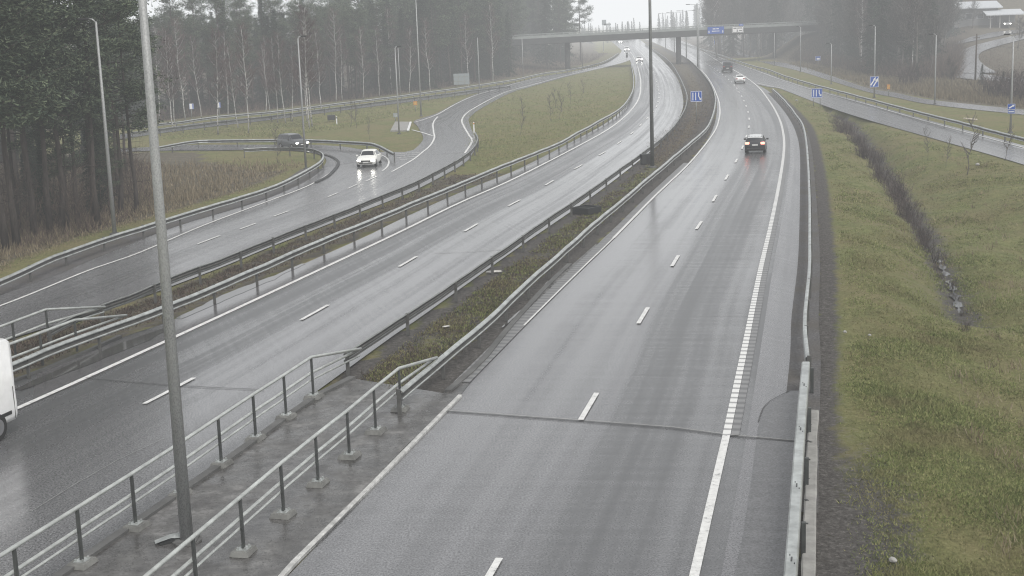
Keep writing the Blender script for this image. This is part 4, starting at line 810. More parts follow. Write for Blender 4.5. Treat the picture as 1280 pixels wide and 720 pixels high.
def vehicle(name, label, cat, st, paint_, loc, heading, lights='off', rear='off', roof=None, wheel_r=.32, hl='headlight', size=1.0):
    """heading: direction of travel (radians from +Y, clockwise negative)"""
    root = thing(name, label, cat, loc, heading); root.scale = (size,)*3; R = car_mesh(st); v, f = loft(R); mk('body', v, f, paint_, root, smooth=True).data
    big = st in (VAN, BIGV); n = len(st); ws = n-4 if not big else n-5
    iA = next(i for i in range(n) if st[i][4] > st[i][2]+.33); iB = max(i for i in range(n) if st[i][4] > st[i][2]+.33)   # greenhouse
    mk('windscreen', *patch(R, iB+.12, iB+.93, 5.15, 10.85, .012), 'car_glass', root, smooth=True)
    if not big: mk('rear_window', *patch(R, iA-.80, iA-.02, 5.2, 10.8, .012), 'car_glass', root, smooth=True)
    else: mk('rear_window', *(lambda m_: (np.vstack(m_.v), m_.f))(MB().box((0, st[0][0]-.015, (st[1][2]+st[1][4])/2+.15), (1.2, .03, .5))), 'car_glass', root)
    for sd in (0, 1):
        t0, t1 = (4.15, 4.9) if sd == 0 else (11.1, 11.85)
        if not big: segs = [(iA+.12, (iA+iB)/2-.05), ((iA+iB)/2+.05, iB+.35)]
        else: segs = [(iB-.9, iB+.30)]
        for a, b_ in segs: mk('side_window', *patch(R, a, b_, t0, t1, .012), 'car_glass', root, smooth=True)
    if roof: mk('roof_panel', *patch(R, iA+.05, iB+.02, 5.4, 10.6, .014, 6), roof, root, smooth=True)
    yf, yr = st[-1][0], st[0][0]; zf = st[-1][2]; zr_ = st[1][2]; wf_ = st[-2][3]; wr_ = st[1][3]
    for sx_ in (-1, 1):
        MB().box((sx_*wf_*.74, yf-.07, zf+.03), (.34, .16, .15), bev=.05).build('headlight', hl if lights == 'on' else 'plate', root)
        MB().box((sx_*wr_*.76, yr+.03, zr_-.02), (.36, .12, .20), bev=.04).build('taillight', 'taillight' if rear == 'on' else 'taillight_off', root)
        MB().box((sx_*(st[iB][3]+.10), st[iB][0]+.45, st[iB][2]+.07), (.2, .10, .14), bev=.03).build('mirror', paint_ if st is SED else 'trim_black', root)
        for wy in (yf-.88, yr+.92):
            ty = MB(); ty.tube([(sx_*(st[3][3]-.20), wy, wheel_r), (sx_*(st[3][3]+.012), wy, wheel_r)], wheel_r, 20); w_ = ty.build('wheel', 'tyre', root, False)
            MB().tube([(sx_*(st[3][3]-.1), wy, wheel_r), (sx_*(st[3][3]+.022), wy, wheel_r)], wheel_r*.62, 16).build('rim', 'rim', w_)
    MB().box((0, yf-.02, zf-.02), (.9, .06, .14), bev=.02).box((0, yf-.04, zf-.2), (1.2, .1, .10)).build('grille', 'trim_black', root)
    MB().box((0, yf+.02, zf-.13), (.5, .02, .11)).build('number_plate', 'plate', root); MB().box((0, yr-.02, zr_-.16 if not big else .8), (.5, .03, .12)).build('number_plate', 'plate', root)
    if st is BIGV:
        for sx_ in (-1, 1):
            MB().box((sx_*1.005, -.9, .62), (.03, 3.6, .10), bev=.01).build('side_trim', 'trim_black', root)
            for yy, z0, z1 in ((-2.85, .4, 1.3), (.55, .4, 2.2), (-.75, .4, 2.2)): MB().box((sx_*1.004, yy, (z0+z1)/2), (.012, .014, z1-z0)).build('door_seam', 'trim_black', root)
    MB().box((0, yr+.01, .42), (wr_*1.7, .1, .16), bev=.03).build('bumper', 'trim_black', root)
    return root
def on_road(A, px, py):
    w = resamp(line(A), step=1.0); p = P(px, py, 0); i = int(np.argmin(((w[:, :2]-p[:2])**2).sum(1))); i = min(max(i, 2), len(w)-3); t = w[i+2]-w[i-2]; return tuple(p), math.atan2(t[1], t[0])-math.pi/2
def put(px, py, A, back=False, z=.03, shift=0.0):
    p, a = on_road(A, px, py); p = np.array(p); d = np.array([-math.sin(a), math.cos(a), 0]); p = p+d*shift; p[2] = z; return tuple(p), a+(math.pi if back else 0)
l, a = put(943.5, 193, R_DASH, shift=2.3); vehicle('estate_car', 'dark estate car with pale roof and glowing red tail lights, nearest on the right carriageway', 'car', WAG, 'paint_dark', l, a, 'off', 'on', 'paint_pale', size=.9)
l, a = put(925.5, 104.5, R_DASH, shift=2.3); vehicle('saloon_car', 'white car driving away behind the dark van, near the flyover', 'car', SED, 'paint_white', l, a, size=.92)
l, a = put(909.5, 90.5, R_DASH, shift=2.5); vehicle('passenger_van', 'dark van driving away ahead of the white car, near the flyover', 'van', VAN, 'paint_dark', l, a, wheel_r=.34)
p = P(457.5, 210, 0); f_ = P(440, 262, 0); a = math.atan2(f_[1]-p[1], f_[0]-p[0])-math.pi/2-.12; d = np.array([-math.sin(a), math.cos(a)]); vehicle('saloon_car', 'white saloon with headlights on coming round the slip road bend', 'car', SED, 'paint_cream', (p[0]-d[0]*1.9, p[1]-d[1]*1.9, .03), a, 'on', size=.86)
p = P(369, 187.5, 0); vehicle('suv', 'dark car with headlights on coming round the loop behind the guard rail', 'car', SUV, 'paint_grey', (p[0]-.3, p[1]+1.0, .03), -2.5, 'on', roof='paint_silver', wheel_r=.36, size=.80)
for px, py, lb_, st in ((783.5, 64.5, 'hazy oncoming car with bright headlights on the left carriageway under the flyover', SUV), (799, 77, 'white oncoming car with headlights on, left of the thick lamp post', SED), (775.5, 54, 'farthest oncoming car with headlights on the left carriageway beyond the flyover', SED)):
    l, a = put(px, py, L_DASH, True, shift=-2.0); vehicle('oncoming_car', lb_, 'car', st, 'paint_white', l, a, 'on', hl='headlight_far')
p = G(1258, 33.5); vehicle('parked_car', 'pale car with headlights on in front of the carport', 'car', SED, 'paint_silver', (p[0], p[1], p[2]+.1), 2.9, 'on', hl='headlight')
p = P(-52, 566, 0); w_ = line(L_DASH); a = math.atan2(*(P(238.7, 475.7)-P(60, 568))[[1, 0]])-math.pi/2+math.pi
rr = P(26, 540, 0); d = np.array([-math.sin(a), math.cos(a)]); lft = np.array([-d[1], d[0]])
cx = rr[:2]+d*3.0-lft*1.0; vehicle('delivery_van', 'white high van leaving the picture at the left edge', 'van', BIGV, 'paint_white', (cx[0], cx[1], .03), a, wheel_r=.36, size=1.0)

# ------------------------------------------------------------------ plants
def tri_soup(r, c, length, width, up=0.0, flat=None):
    n = len(c); d = r.normal(size=(n, 3)); d[:, 2] = d[:, 2]*(.5 if flat is None else flat)+up; d /= np.linalg.norm(d, axis=1)[:, None]
    e = np.cross(d, r.normal(size=(n, 3))); e /= np.linalg.norm(e, axis=1)[:, None]+1e-9; L = (length*r.uniform(.6, 1.3, n))[:, None]; W = (width*r.uniform(.7, 1.3, n))[:, None]
    return np.stack([c-d*L/2-e*W/2, c-d*L/2+e*W/2, c+d*L/2], 1)
def twig_tris(a, b, w, r):                      # thin tapering blades from a to b
    d = b-a; e = np.cross(d, r.normal(size=d.shape)); e /= np.linalg.norm(e, axis=1)[:, None]+1e-9; return np.stack([a-e*w/2, a+e*w/2, b], 1)
def trunk(r, h, r0, r1, bend=.25, n=8, sides=8):
    t = np.linspace(0, 1, n); off = np.cumsum(r.normal(size=(n, 2))*bend/n, axis=0); off[0] = 0; p = np.stack([off[:, 0], off[:, 1], t*h-.25*(t == 0)], 1)
    rad = r0*(1-t)+r1*t; rad[0] *= 1.3; return p, rad
def tree_root(name, label, cat, group, trunk_mb, bark, crown_v, leaf, loc=(0, 0, 0)):
    root = thing(name, label, cat, loc, 0, group); trunk_mb.build('trunk', bark, root, True)
    child('crown', fastmesh('crown', crown_v, leaf), root); return root
def pine_proto(seed, h=16, dens=1.0, low=.38):
    r = np.random.default_rng(seed); p, rad = trunk(r, h, .17, .04, .7); mb = MB(); mb.tube(p, rad, 9); soup = []
    for k in range(int(26*dens)):
        u = low+(1-low)*((k+r.uniform(0, 1))/int(26*dens))**.9; z = u*h; b = np.array([np.interp(z, p[:, 2], p[:, 0]), np.interp(z, p[:, 2], p[:, 1]), z]); a = r.uniform(0, 6.28)
        L = (1.0+2.3*math.sin(min(1, (1-u)/(1-low)*1.05+.12)*math.pi*.62))*r.uniform(.65, 1.15); up = r.uniform(.0, .5)+.5*(u > .85)
        e = b+np.array([math.cos(a)*L, math.sin(a)*L, up*L]); m = (b+e)/2+np.array([0, 0, -.12*L]); mb.tube([b, m, e], (.05, .035, .012), 5)
        for q in range(6):
            t = r.uniform(.35, 1.05); c = b*(1-t)+e*t+np.array([0, 0, -.48*L*t*(1-t)])+r.normal(size=3)*np.array([.28, .28, .12]); n = 46
            pts_ = c+r.normal(size=(n, 3))*np.array([.36, .36, .17]); soup.append(tri_soup(r, pts_, .30, .085, .25))
    for k in range(7):                              # dead lower limbs
        z = h*r.uniform(.14, low); a = r.uniform(0, 6.28); L = r.uniform(.6, 1.6); b = np.array([np.interp(z, p[:, 2], p[:, 0]), np.interp(z, p[:, 2], p[:, 1]), z]); mb.tube([b, b+np.array([math.cos(a)*L, math.sin(a)*L, r.uniform(-.2, .3)])], (.025, .008), 4)
    return mb, np.vstack(soup)
def spruce_proto(seed, h=17):
    r = np.random.default_rng(seed); p, rad = trunk(r, h, .18, .02, .2); mb = MB(); mb.tube(p, rad, 8); soup = []; z = .9
    while z < h-.25:
        u = z/h; R = (1-u)**.85*2.7*r.uniform(.8, 1.12)+.12; nb = r.integers(5, 8)
        for k in range(nb):
            a = r.uniform(0, 6.28); L = R*r.uniform(.7, 1.1); dr = -.28-.25*(1-u); b = np.array([np.interp(z, p[:, 2], p[:, 0]), np.interp(z, p[:, 2], p[:, 1]), z]); e = b+np.array([math.cos(a)*L, math.sin(a)*L, dr*L])
            n = int(9+16*L); t = r.uniform(.12, 1.04, n)[:, None]; c = b*(1-t)+e*t+np.concatenate([r.normal(size=(n, 2))*.16*(1.2-t*.6), -np.abs(r.normal(size=(n, 1)))*.16], 1)
            soup.append(tri_soup(r, c, .34, .12, -.35))
        z += (.34+.25*(1-u))*r.uniform(.8, 1.2)
    soup.append(tri_soup(r, np.array([[p[-1, 0], p[-1, 1], h-.1*k] for k in range(9)]), .3, .07, .6)); return mb, np.vstack(soup)
def bare_proto(seed, h=14, r0=.12, spread=.42, start=.3, twigs=7, birch=True, nb=34, stems=1, tw=1.0):
    r = np.random.default_rng(seed); mb = MB(); soup = []
    for s_ in range(stems):
        p, rad = trunk(r, h*r.uniform(.85, 1), r0, .015, .9); lean = r.normal(size=2)*(.04 if stems == 1 else .13); p[:, :2] += p[:, 2:3]*lean; mb.tube(p, rad, 8)
        for k in range(nb):
            u = start+(1-start)*k/nb*.97; z = u*p[-1, 2]; b = np.array([np.interp(z, p[:, 2], p[:, 0]), np.interp(z, p[:, 2], p[:, 1]), z]); a = r.uniform(0, 6.28); L = h*spread*(1-u)**.7*r.uniform(.45, 1)*.62+.5; rise = r.uniform(.9, 2.1)
            e = b+np.array([math.cos(a)*L*.75, math.sin(a)*L*.75, rise*L*.7]); m = (b+e)/2+np.array([math.cos(a), math.sin(a), -.4])*L*.08; mb.tube([b, m, e], (.028, .02, .006), 4, False)
            n = int(twigs*(1+L)); t = r.uniform(.2, 1, n)[:, None]; A = b*(1-t)+e*t; d_ = (e-b)/np.linalg.norm(e-b)*.7+r.normal(size=(n, 3))*.55; d_[:, 2] += .25 if not birch else -.05; B = A+d_*(r.uniform(.4, 1.1, n)*min(1.2, .35+.4*L))[:, None]; soup.append(twig_tris(A, B, .022*tw, r))
            t2 = r.uniform(.25, .95, n*2)[:, None]; ii = r.integers(0, n, n*2); A2 = A[ii]*(1-t2)+B[ii]*t2; B2 = A2+(d_[ii]+r.normal(size=(n*2, 3))*.7)*r.uniform(.15, .5, n*2)[:, None]; soup.append(twig_tris(A2, B2, .014*tw, r))
    return mb, np.vstack(soup)
def bush_proto(seed, h=1.6, n=90, w=.9):
    r = np.random.default_rng(seed); a = np.concatenate([r.normal(size=(n, 2))*w*.28, np.zeros((n, 1))-.05], 1); d_ = np.concatenate([r.normal(size=(n, 2))*.34, np.ones((n, 1))], 1); L = h*r.uniform(.5, 1, n)[:, None]; b = a+d_*L
    S_ = [twig_tris(a, b, .03, r)]; t = r.uniform(.3, .95, n*5)[:, None]; ii = r.integers(0, n, n*5); A = a[ii]*(1-t)+b[ii]*t; B = A+(d_[ii]*.6+r.normal(size=(n*5, 3))*.5)*(h*r.uniform(.1, .3, n*5))[:, None]; S_.append(twig_tris(A, B, .018, r)); return np.vstack(S_)
FAR = (0, -900, -400)
protos = {}
def forest(kind, name, lab, cat, group, makers, bark, leaf):
    protos[kind] = [(name, lab, cat, group, mk_(), bark, leaf) for mk_ in makers]; protos[kind+'_obj'] = [None]*len(makers)
PL = 'tall pine with bare lower trunk in the stand left of the slip road'
forest('pine', 'pine_tree', PL, 'tree', 'pines in the left stand', [lambda s=s: pine_proto(s, 16+s % 3, 1.0+.15*(s % 2)) for s in range(1, 6)], 'pine_bark', 'pine_needles')
forest('spruce', 'spruce_tree', 'dark spruce in the hazy forest', 'tree', 'spruces of the forest', [lambda s=s: spruce_proto(s+20, 16+s % 3) for s in range(4)], 'spruce_bark', 'spruce_needles')
forest('birch', 'birch_tree', 'leafless birch with white trunk', 'tree', 'birches in front of the forest', [lambda s=s: bare_proto(s+40, 15, .085, .27, .30, 13, tw=1.6) for s in range(4)], 'birch_bark', 'birch_twigs')
forest('bare', 'bare_tree', 'leafless grey tree in the hazy wood', 'tree', 'leafless trees of the right wood', [lambda s=s: bare_proto(s+60, 14, .14, .5, .22, 9, False, tw=2.3) for s in range(4)], 'grey_bark', 'grey_twigs')
forest('sapling', 'sapling_tree', 'thin leafless sapling on the grass', 'sapling', 'thin saplings on the grass', [lambda s=s: bare_proto(s+80, 3.4, .022, .12, .25, 1, False, 14) for s in range(3)], 'grey_bark', 'grey_twigs')
cnt = {}
def plant(kind, x, y, scale=1.0, label=None, group=None, z=None, var=None, sz=None):
    i = var if var is not None else int(rng.integers(0, len(protos[kind]))); zz = float(T(x, y)) if z is None else z; rz = float(rng.uniform(0, 6.28)); name, lab, cat, grp, (mb, cr), bark, leaf = protos[kind][i]
    scl = (scale, scale, scale*(sz or 1)); cnt[kind] = cnt.get(kind, 0)+1
    if protos[kind+'_obj'][i] is None:
        o = tree_root(name, label or lab, cat, group if group is not None else grp, mb, bark, cr, leaf, (x, y, zz)); o.rotation_euler = (0, 0, rz); o.scale = scl; protos[kind+'_obj'][i] = o; return o
    o = dup(protos[kind+'_obj'][i], (x, y, zz), rz, scl, label or lab)
    o['group'] = group if group is not None else grp
    return o
def single(o):
    if 'group' in o.keys(): del o['group']
    return o
# left pine stand
for k, (px, py, s_) in enumerate([(8, 314, 1.0), (22, 310, 1.05), (43, 297, 1.0), (63, 292, .95), (76, 288, 1.0), (98, 284, .8), (118, 278, .95), (123, 281, .95), (150, 268, .85), (-14, 322, 1.05), (-40, 328, 1.05)]):
    p = P(px, py, 0); plant('pine', p[0], p[1], s_, group='pines in the left stand')
p = P(171, 265, 0); single(plant('pine', p[0], p[1], hgt(p, 20)/17.0/.92, 'dark bushy pine at the right end of the left stand, beside the nearest lamp post', var=1, sz=.92))
n_ = 0; ax_ = np.array([q[0] for q in PINE_STAND]); ay_ = np.array([q[1] for q in PINE_STAND]); got = []
while n_ < 25:
    q = np.array([rng.uniform(ax_.min(), ax_.max()), rng.uniform(ay_.min(), ay_.max())]); px, py = proj(q[0], q[1], 0)
    if not inside(q[None], PINE_STAND)[0] or px < -120 or px > 188: continue
    if got and min(np.hypot(*(q-g_)) for g_ in got) < 1.7: continue
    got.append(q); n_ += 1; plant('pine' if rng.random() < .86 else 'spruce', q[0], q[1], rng.uniform(.72, 1.0) if px < 110 else rng.uniform(.62, .80), PL if True else None, 'pines in the left stand')
for o in col.objects:
    if o.name.startswith('spruce_tree') and o.get('group') == 'pines in the left stand': o['label'] = 'dark spruce standing among the pines of the left stand'; o['group'] = 'spruces in the left stand'
for k in range(16):                              # young pines and spruces under the tall ones
    q = G(rng.uniform(-20, 150), rng.uniform(240, 300))
    if not inside(q[None], PINE_STAND)[0]: continue
    plant('spruce' if k % 2 else 'pine', q[0], q[1], rng.uniform(.22, .45), 'small young conifer under the tall pines of the left stand', 'young conifers in the left stand')
UB = [fastmesh('shrub', bush_proto(300+k, 4.2, 26, 1.6), 'undergrowth_twigs') for k in range(3)]
for k in range(60):
    q = G(rng.uniform(-90, 178), rng.uniform(215, 306))
    if not inside(q[None], PINE_STAND)[0]: continue
    o = bpy.data.objects.new('shrub', UB[k % 3]); col.objects.link(o); o.location = q; s_ = rng.uniform(.6, 1.25); o.scale = (s_,)*3; o.rotation_euler = (0, 0, k); tag(o, 'leafless brushwood shrub between the trunks of the left pine stand', 'shrub', 'brushwood in the left pine stand')
# forest behind the upper road
FL, FG = 'dark pine in the hazy forest behind the upper left road', 'pines of the forest behind the upper road'
SL, SG = 'dark spruce in the hazy forest behind the upper left road', 'spruces of the forest behind the upper road'
wfr = resamp(wf, step=2.0); nrf, _ = normals(wfr); k = 0
rows = [(5.5, 3.6), (9, 3.6), (13, 3.8), (18, 4.0), (24, 4.4), (31, 5), (40, 6)]
for off, gap in rows:
    s = 0.0
    while s < seglen(wfr)[-1]:
        i = min(int(s/2.0), len(wfr)-1); q = wfr[i, :2]-nrf[i]*(off+rng.uniform(-1.5, 2.5)); px = proj(q[0], q[1], 0)[0]; s += gap*rng.uniform(.6, 1.4)
        if px < 120 or px > 722: continue
        if px > 640 and off < 14+(px-640)*.28: continue
        u = rng.random(); sc_ = rng.uniform(.78, 1.08)*np.interp(px, [150, 430, 560, 730], [.80, .92, 1.12, 1.05])
        if u < (.40 if off < 12 else .5): plant('pine', q[0], q[1], sc_, FL, FG)
        elif u < .95: plant('spruce', q[0], q[1], sc_, SL, SG)
        else: plant('birch', q[0], q[1], sc_, 'leafless birch among the dark trees behind the upper left road', 'birches inside the forest')
for k in range(26):
    px = rng.uniform(676, 728); Z = rng.uniform(345, 430); x = (px-640)/FPX*Z
    if x > np.interp(Z, XE[:, 0], XE[:, 1])-6: continue
    plant('spruce' if k % 2 else 'pine', x, Z, rng.uniform(1.0, 1.3)*(1.1 if px < 712 else .9), SL if k % 2 else FL, SG if k % 2 else FG)
# hazy pine standing taller at the end of the left forest
q = P(728, 70, 0); single(plant('pine', 21.5, 392, 1.25, 'tall ragged pine at the right end of the left forest, against the white sky', var=0)); single(plant('spruce', 17.0, 385, 1.15, 'tall hazy spruce next to the ragged pine at the end of the left forest'))
# birches at the rail (base and top read off the photograph)
for k, (bx, by, ty) in enumerate([(217, 166, 40), (220.5, 164, 48), (272.5, 168, 40), (310.5, 166, 35), (298, 160, 60), (347, 153, 55), (338, 150, 60), (357, 154, 45), (365, 152, 60), (387, 160, 12), (390.5, 158, 20), (384, 152, 40), (420, 127, 18), (428, 126, 40), (454.5, 124, 40), (474, 121, 40), (402, 140, 40), (332, 142, 50), (252, 148, 50), (538, 116, 30), (512, 119, 40), (585, 109, 20), (616, 104, 10), (285, 146, 45), (232, 150, 30)]):
    p = P(bx, by, 0); p[2] = T(p[0], p[1]); h_ = hgt(p, ty-8); plant('birch', p[0], p[1], h_/15.0, 'slender white-trunked birch at the edge of the forest by the upper road', 'birches at the edge of the forest')
# right wood
RL, RG = 'leafless grey tree in the hazy wood right of the flyover', 'leafless trees of the right wood'
fx = [880, 905, 960, 1000, 1030, 1060, 1100, 1150, 1190, 1300]; fy = [47, 52, 62, 66, 72, 84, 93, 99, 60, 30]
nR = 0
while nR < 330:
    behind = rng.random() < .48
    if behind: px = rng.uniform(882, 1035); Z = rng.uniform(372, 620); x = (px-640)/FPX*Z*1.0; q = np.array([x, Z])
    else:
        px = rng.uniform(1030, 1186); y0 = np.interp(px, fx, fy); p = G(px, y0-rng.random()**1.3*(y0-33)*.9); q = p[:2]
    if behind and q[0] < np.interp(q[1], [372, 450, 620], [54, 66, 92]): continue
    if not behind and 1142 < px < 1186 and 225 < q[1] < 400 and rng.random() < .5: continue
    nR += 1; u = rng.random(); s_ = rng.uniform(.9, 1.25)*np.interp(q[1], [180, 300, 400, 620], [.95, 1.2, 1.4, 1.6])
    if u < .64: plant('bare', q[0], q[1], s_, RL, RG)
    elif u < .91: plant('spruce', q[0], q[1], s_*.95, 'dark spruce in the hazy wood right of the flyover', 'spruces of the right wood')
    else: plant('birch', q[0], q[1], s_, 'pale-trunked birch in the hazy wood right of the flyover', 'birches of the right wood')
for k in range(46):                              # behind and beside the houses
    px = rng.uniform(1120, 1330); b = G(px, rng.uniform(30.5, 35)); s_ = rng.uniform(.9, 1.3)
    plant('bare' if rng.random() < .6 else 'spruce', b[0], b[1]+rng.uniform(20, 90), s_, 'hazy tree behind the houses at the upper right', 'trees behind the houses')
for lb_, kind, bx, by, ty in (('spreading leafless tree in front of the lane at the upper right', 'bare', 1164, 97, 12), ('small leafless tree in the dry grass in front of the lane', 'bare', 1189.5, 108, 70), ('small dark spruce in the dry grass by the wooden pole', 'spruce', 1227, 108, 78), ('small dark spruce in front of the lane, right of the wooden pole', 'spruce', 1253.5, 112, 87), ('low dark spruce at the edge of the right wood by the dry grass', 'spruce', 1146, 103, 80), ('young leafless tree beside the house front', 'bare', 1215, 35, 0), ('leafless tree left of the houses', 'bare', 1198, 40, 0), ('leafless tree at the right edge above the loop lane', 'bare', 1272, 60, 20)):
    p = G(bx, by); h_ = hgt(p, ty); H0 = {'bare': 14, 'spruce': 17}[kind]; sc_ = h_/H0; single(plant(kind, p[0], p[1], (sc_*1.5 if sc_ < .5 else sc_), lb_, sz=(1/1.5 if sc_ < .5 else 1)))
# far hazy trees under the sky
for k in range(60):
    px = rng.uniform(735, 905); Z = rng.uniform(720, 1000); x = (px-640)/FPX*Z; top = np.interp(px, [735, 770, 800, 815, 840, 862, 872, 905], [31, 29, 24, 19, 17, 14, 4, -2])+rng.uniform(-2, 5); z = float(T(x, Z))
    h_ = hgt(np.array([x, Z, z]), top); plant('spruce', x, Z, max(.4, h_/17), 'distant tree almost lost in the mist behind the flyover', 'misty trees on the horizon', z=z)
isl1 = [tuple(p[:2]) for p in line(J_REDGE[3:])]+[tuple(p[:2]) for p in line([(790, 84), (788, 100), (783, 122), (760, 141), (715, 165), (640, 197), (600, 210)])]
isl2 = gp([(345, 172), (430, 160), (480, 150), (515, 140), (560, 128), (600, 113), (520, 127), (430, 140), (340, 153), (250, 163), (205, 168), (205, 175), (275, 171)])
# saplings
for k, (px, py, s_) in enumerate([(655, 150, .8), (690, 152, .9), (701, 150, 1.0), (695, 135, .8), (713, 130, .8), (729, 122, .8), (650, 168, .7), (350, 205, .9), (438, 158, 1.0), (446, 160, .9), (462, 174, .6), (1208.5, 218, 1.2), (1160, 200, .7)]):
    p = G(px, py); plant('sapling', p[0], p[1], s_, 'thin leafless sapling standing on the grass', 'thin saplings on the grass')
for lb_, bx, by, ty in (('leafless sapling left of two in the right meadow below the slip road', 1182.5, 209, 166), ('wide-branched leafless sapling by the slip road at the right edge', 1255.5, 200, 150)):
    p = G(bx, by); h_ = hgt(p, ty); single(plant('sapling', p[0], p[1], h_/3.4*.9, lb_))
# brushy shrubs along the ditch
BM = [fastmesh('shrub', bush_proto(200+k, 1.15+.25*(k%2), 55, 1.0), 'brush_twigs') for k in range(4)]
dp = [(1045, 157), (1050, 162), (1055, 166), (1060, 171), (1066, 177), (1072, 184), (1078, 191), (1084, 198), (1090, 205), (1096, 212), (1101, 219), (1106, 227), (1111, 235), (1116, 243), (1121, 251), (1126, 260), (1132, 269), (1138, 278), (1143, 287), (1149, 297), (1155, 307), (1161, 317), (1167, 327), (1172, 336), (1177, 346), (1183, 357), (1190, 374), (1197, 392), (1204, 412)]
for k, (px, py) in enumerate(dp):
    for j in range((2 if k % 3 else 1) if k < 20 else 1):
        q = G(px+rng.uniform(-6, 7)*(.4+py/320), py+rng.uniform(-3, 3)); o = bpy.data.objects.new('shrub', BM[int(rng.integers(0, 4))]); col.objects.link(o); o.location = q; o.rotation_euler = (0, 0, rng.uniform(0, 6.28)); s_ = rng.uniform(.75, 1.2)*(1 if k < 17 else .65 if k < 23 else .38); o.scale = (s_, s_, s_)
        tag(o, 'dark leafless shrub growing in the ditch of the right meadow', 'shrub', 'dark shrubs along the ditch')
for px, py in ((1140, 104), (1135, 106), (1262, 122), (1270, 126), (1276, 120), (1266, 116), (1250, 122), (1243, 118), (1283, 124), (1290, 128), (1256, 118), (1274, 114)):
    q = G(px, py); o = bpy.data.objects.new('shrub', BM[0]); col.objects.link(o); o.location = q; s_ = rng.uniform(2.0, 3.2); o.scale = (s_, s_, s_*1.1); tag(o, 'tall leafless thicket shrub behind the footpath at the right', 'shrub', 'thicket shrubs behind the footpath')
# ---- grass and low growth (uncountable)
def blades(name, pts, hgt_, wid, mat, per=4, spread=.10, lean=.5, seed=5):
    r = np.random.default_rng(seed); n = len(pts); c = np.repeat(pts, per, 0); hh = np.repeat(hgt_, per)*r.uniform(.5, 1.2, n*per); ww = np.repeat(wid, per)
    a = c+np.concatenate([r.normal(size=(n*per, 2))*spread, np.zeros((n*per, 1))-.03], 1); d_ = np.concatenate([r.normal(size=(n*per, 2))*lean, np.ones((n*per, 1))], 1); d_ /= np.linalg.norm(d_, axis=1)[:, None]; b = a+d_*hh[:, None]
    th = r.uniform(0, 6.28, n*per); e = np.stack([np.cos(th), np.sin(th), 0*th], 1)*ww[:, None]/2
    o = bpy.data.objects.new(name, fastmesh(name, np.stack([a-e, a+e, b], 1), mat)); col.objects.link(o); return tag(o, kind='stuff')
def scatter(poly, n, zmax=400, pw=1.6, seed=1, keep=None):
    r = np.random.default_rng(seed); poly = np.array(poly); px0 = []; out = []
    pr = np.array([proj(p[0], p[1], T(p[0], p[1])) for p in poly]); lo, hi = pr.min(0), pr.max(0); lo = np.maximum(lo, (-120, 20)); hi = np.minimum(hi, (1400, 800)); tot = 0
    while tot < n:
        s = r.uniform(lo, hi, (n*2, 2)); q = G(s[:, 0], s[:, 1]); m_ = inside(q[:, :2], [tuple(p) for p in poly]) & (q[:, 1] < zmax) & (q[:, 1] > 8)
        if keep is not None: m_ &= keep(q, r)
        out.append(q[m_]); tot += m_.sum()
    return np.vstack(out)[:n]
rr_ = np.random.default_rng(77)
vnz = lambda q: np.sin(q[:, 0]*.8+np.sin(q[:, 1]*.5)*1.7)*np.sin(q[:, 1]*.43+np.sin(q[:, 0]*.37)*2)
keepM = lambda q, r: (pdist(q, w8) > .95+.8*r.random(len(q))+2.6*S((38-q[:, 1])/10)*r.random(len(q))**.5*r.random(len(q))) & (r.random(len(q)) < .58+.55*vnz(q)) & (pdist(q, DITCH) > .7*(r.random(len(q)))) & (pdist(q, wRRN) > .8)
gpts = scatter(MEADOW, 62000, 190, seed=3, keep=keepM); zz = gpts[:, 1]
blades('grass', gpts, .035+.06*rr_.random(len(gpts))+.10*S((vnz(gpts)-.1)/.6)*rr_.random(len(gpts)), .010+.00050*zz, 'grass_blades', 4, .09, .9)
wcl = scatter(MEADOW, 500, 150, seed=9, keep=lambda q, r: (pdist(q, w8) > 4.0) & (np.abs(vnz(q+3)) > .55)); blades('tall_grass', wcl, .18+.22*rr_.random(len(wcl)), .011+.00045*wcl[:, 1], 'dry_stalks', 5, .14, .5, 8)
medq = scatter([tuple(p[:2]) for p in line([(452, 474), (500, 436), (540, 406), (650, 324), (748, 252), (814, 202)])]+[tuple(p[:2]) for p in line([(500, 492), (590, 424), (640, 376), (726, 300), (806, 232)])][::-1], 9000, 120, seed=4, keep=lambda q, r: r.random(len(q)) < .6+.5*vnz(q*1.3)); blades('grass', medq[:5200], .04+.09*rr_.random(5200), .010+.0005*medq[:5200, 1], 'grass_blades', 4, .10, .8, 6); blades('dry_grass', medq[5200:], .05+.10*rr_.random(len(medq)-5200), .010+.0005*medq[5200:, 1], 'undergrowth_twigs', 4, .12, .9, 61)
iq = np.vstack([scatter(isl1, 7000, 420, seed=31), scatter(isl2, 3500, 420, seed=32)]); vz = vnz(iq*.45)
blades('grass', iq, .06+.12*rr_.random(len(iq))+.14*S((vz-.2)/.5)*rr_.random(len(iq)), .03+.00025*iq[:, 1], 'grass_blades', 3, .25, .8, 33)
sq = scatter([tuple(p[:2]) for p in line(RP_R[:10])]+[tuple(p[:2]) for p in line(L_OUT[:11])][::-1], 5000, 160, seed=34, keep=lambda q, r: (pdist(q, line(RP_R)) > .5) & (pdist(q, line(L_OUT)) > .9)); blades('dry_grass', sq, .05+.16*rr_.random(len(sq)), .014+.0004*sq[:, 1], 'undergrowth_twigs', 4, .15, .8, 35)
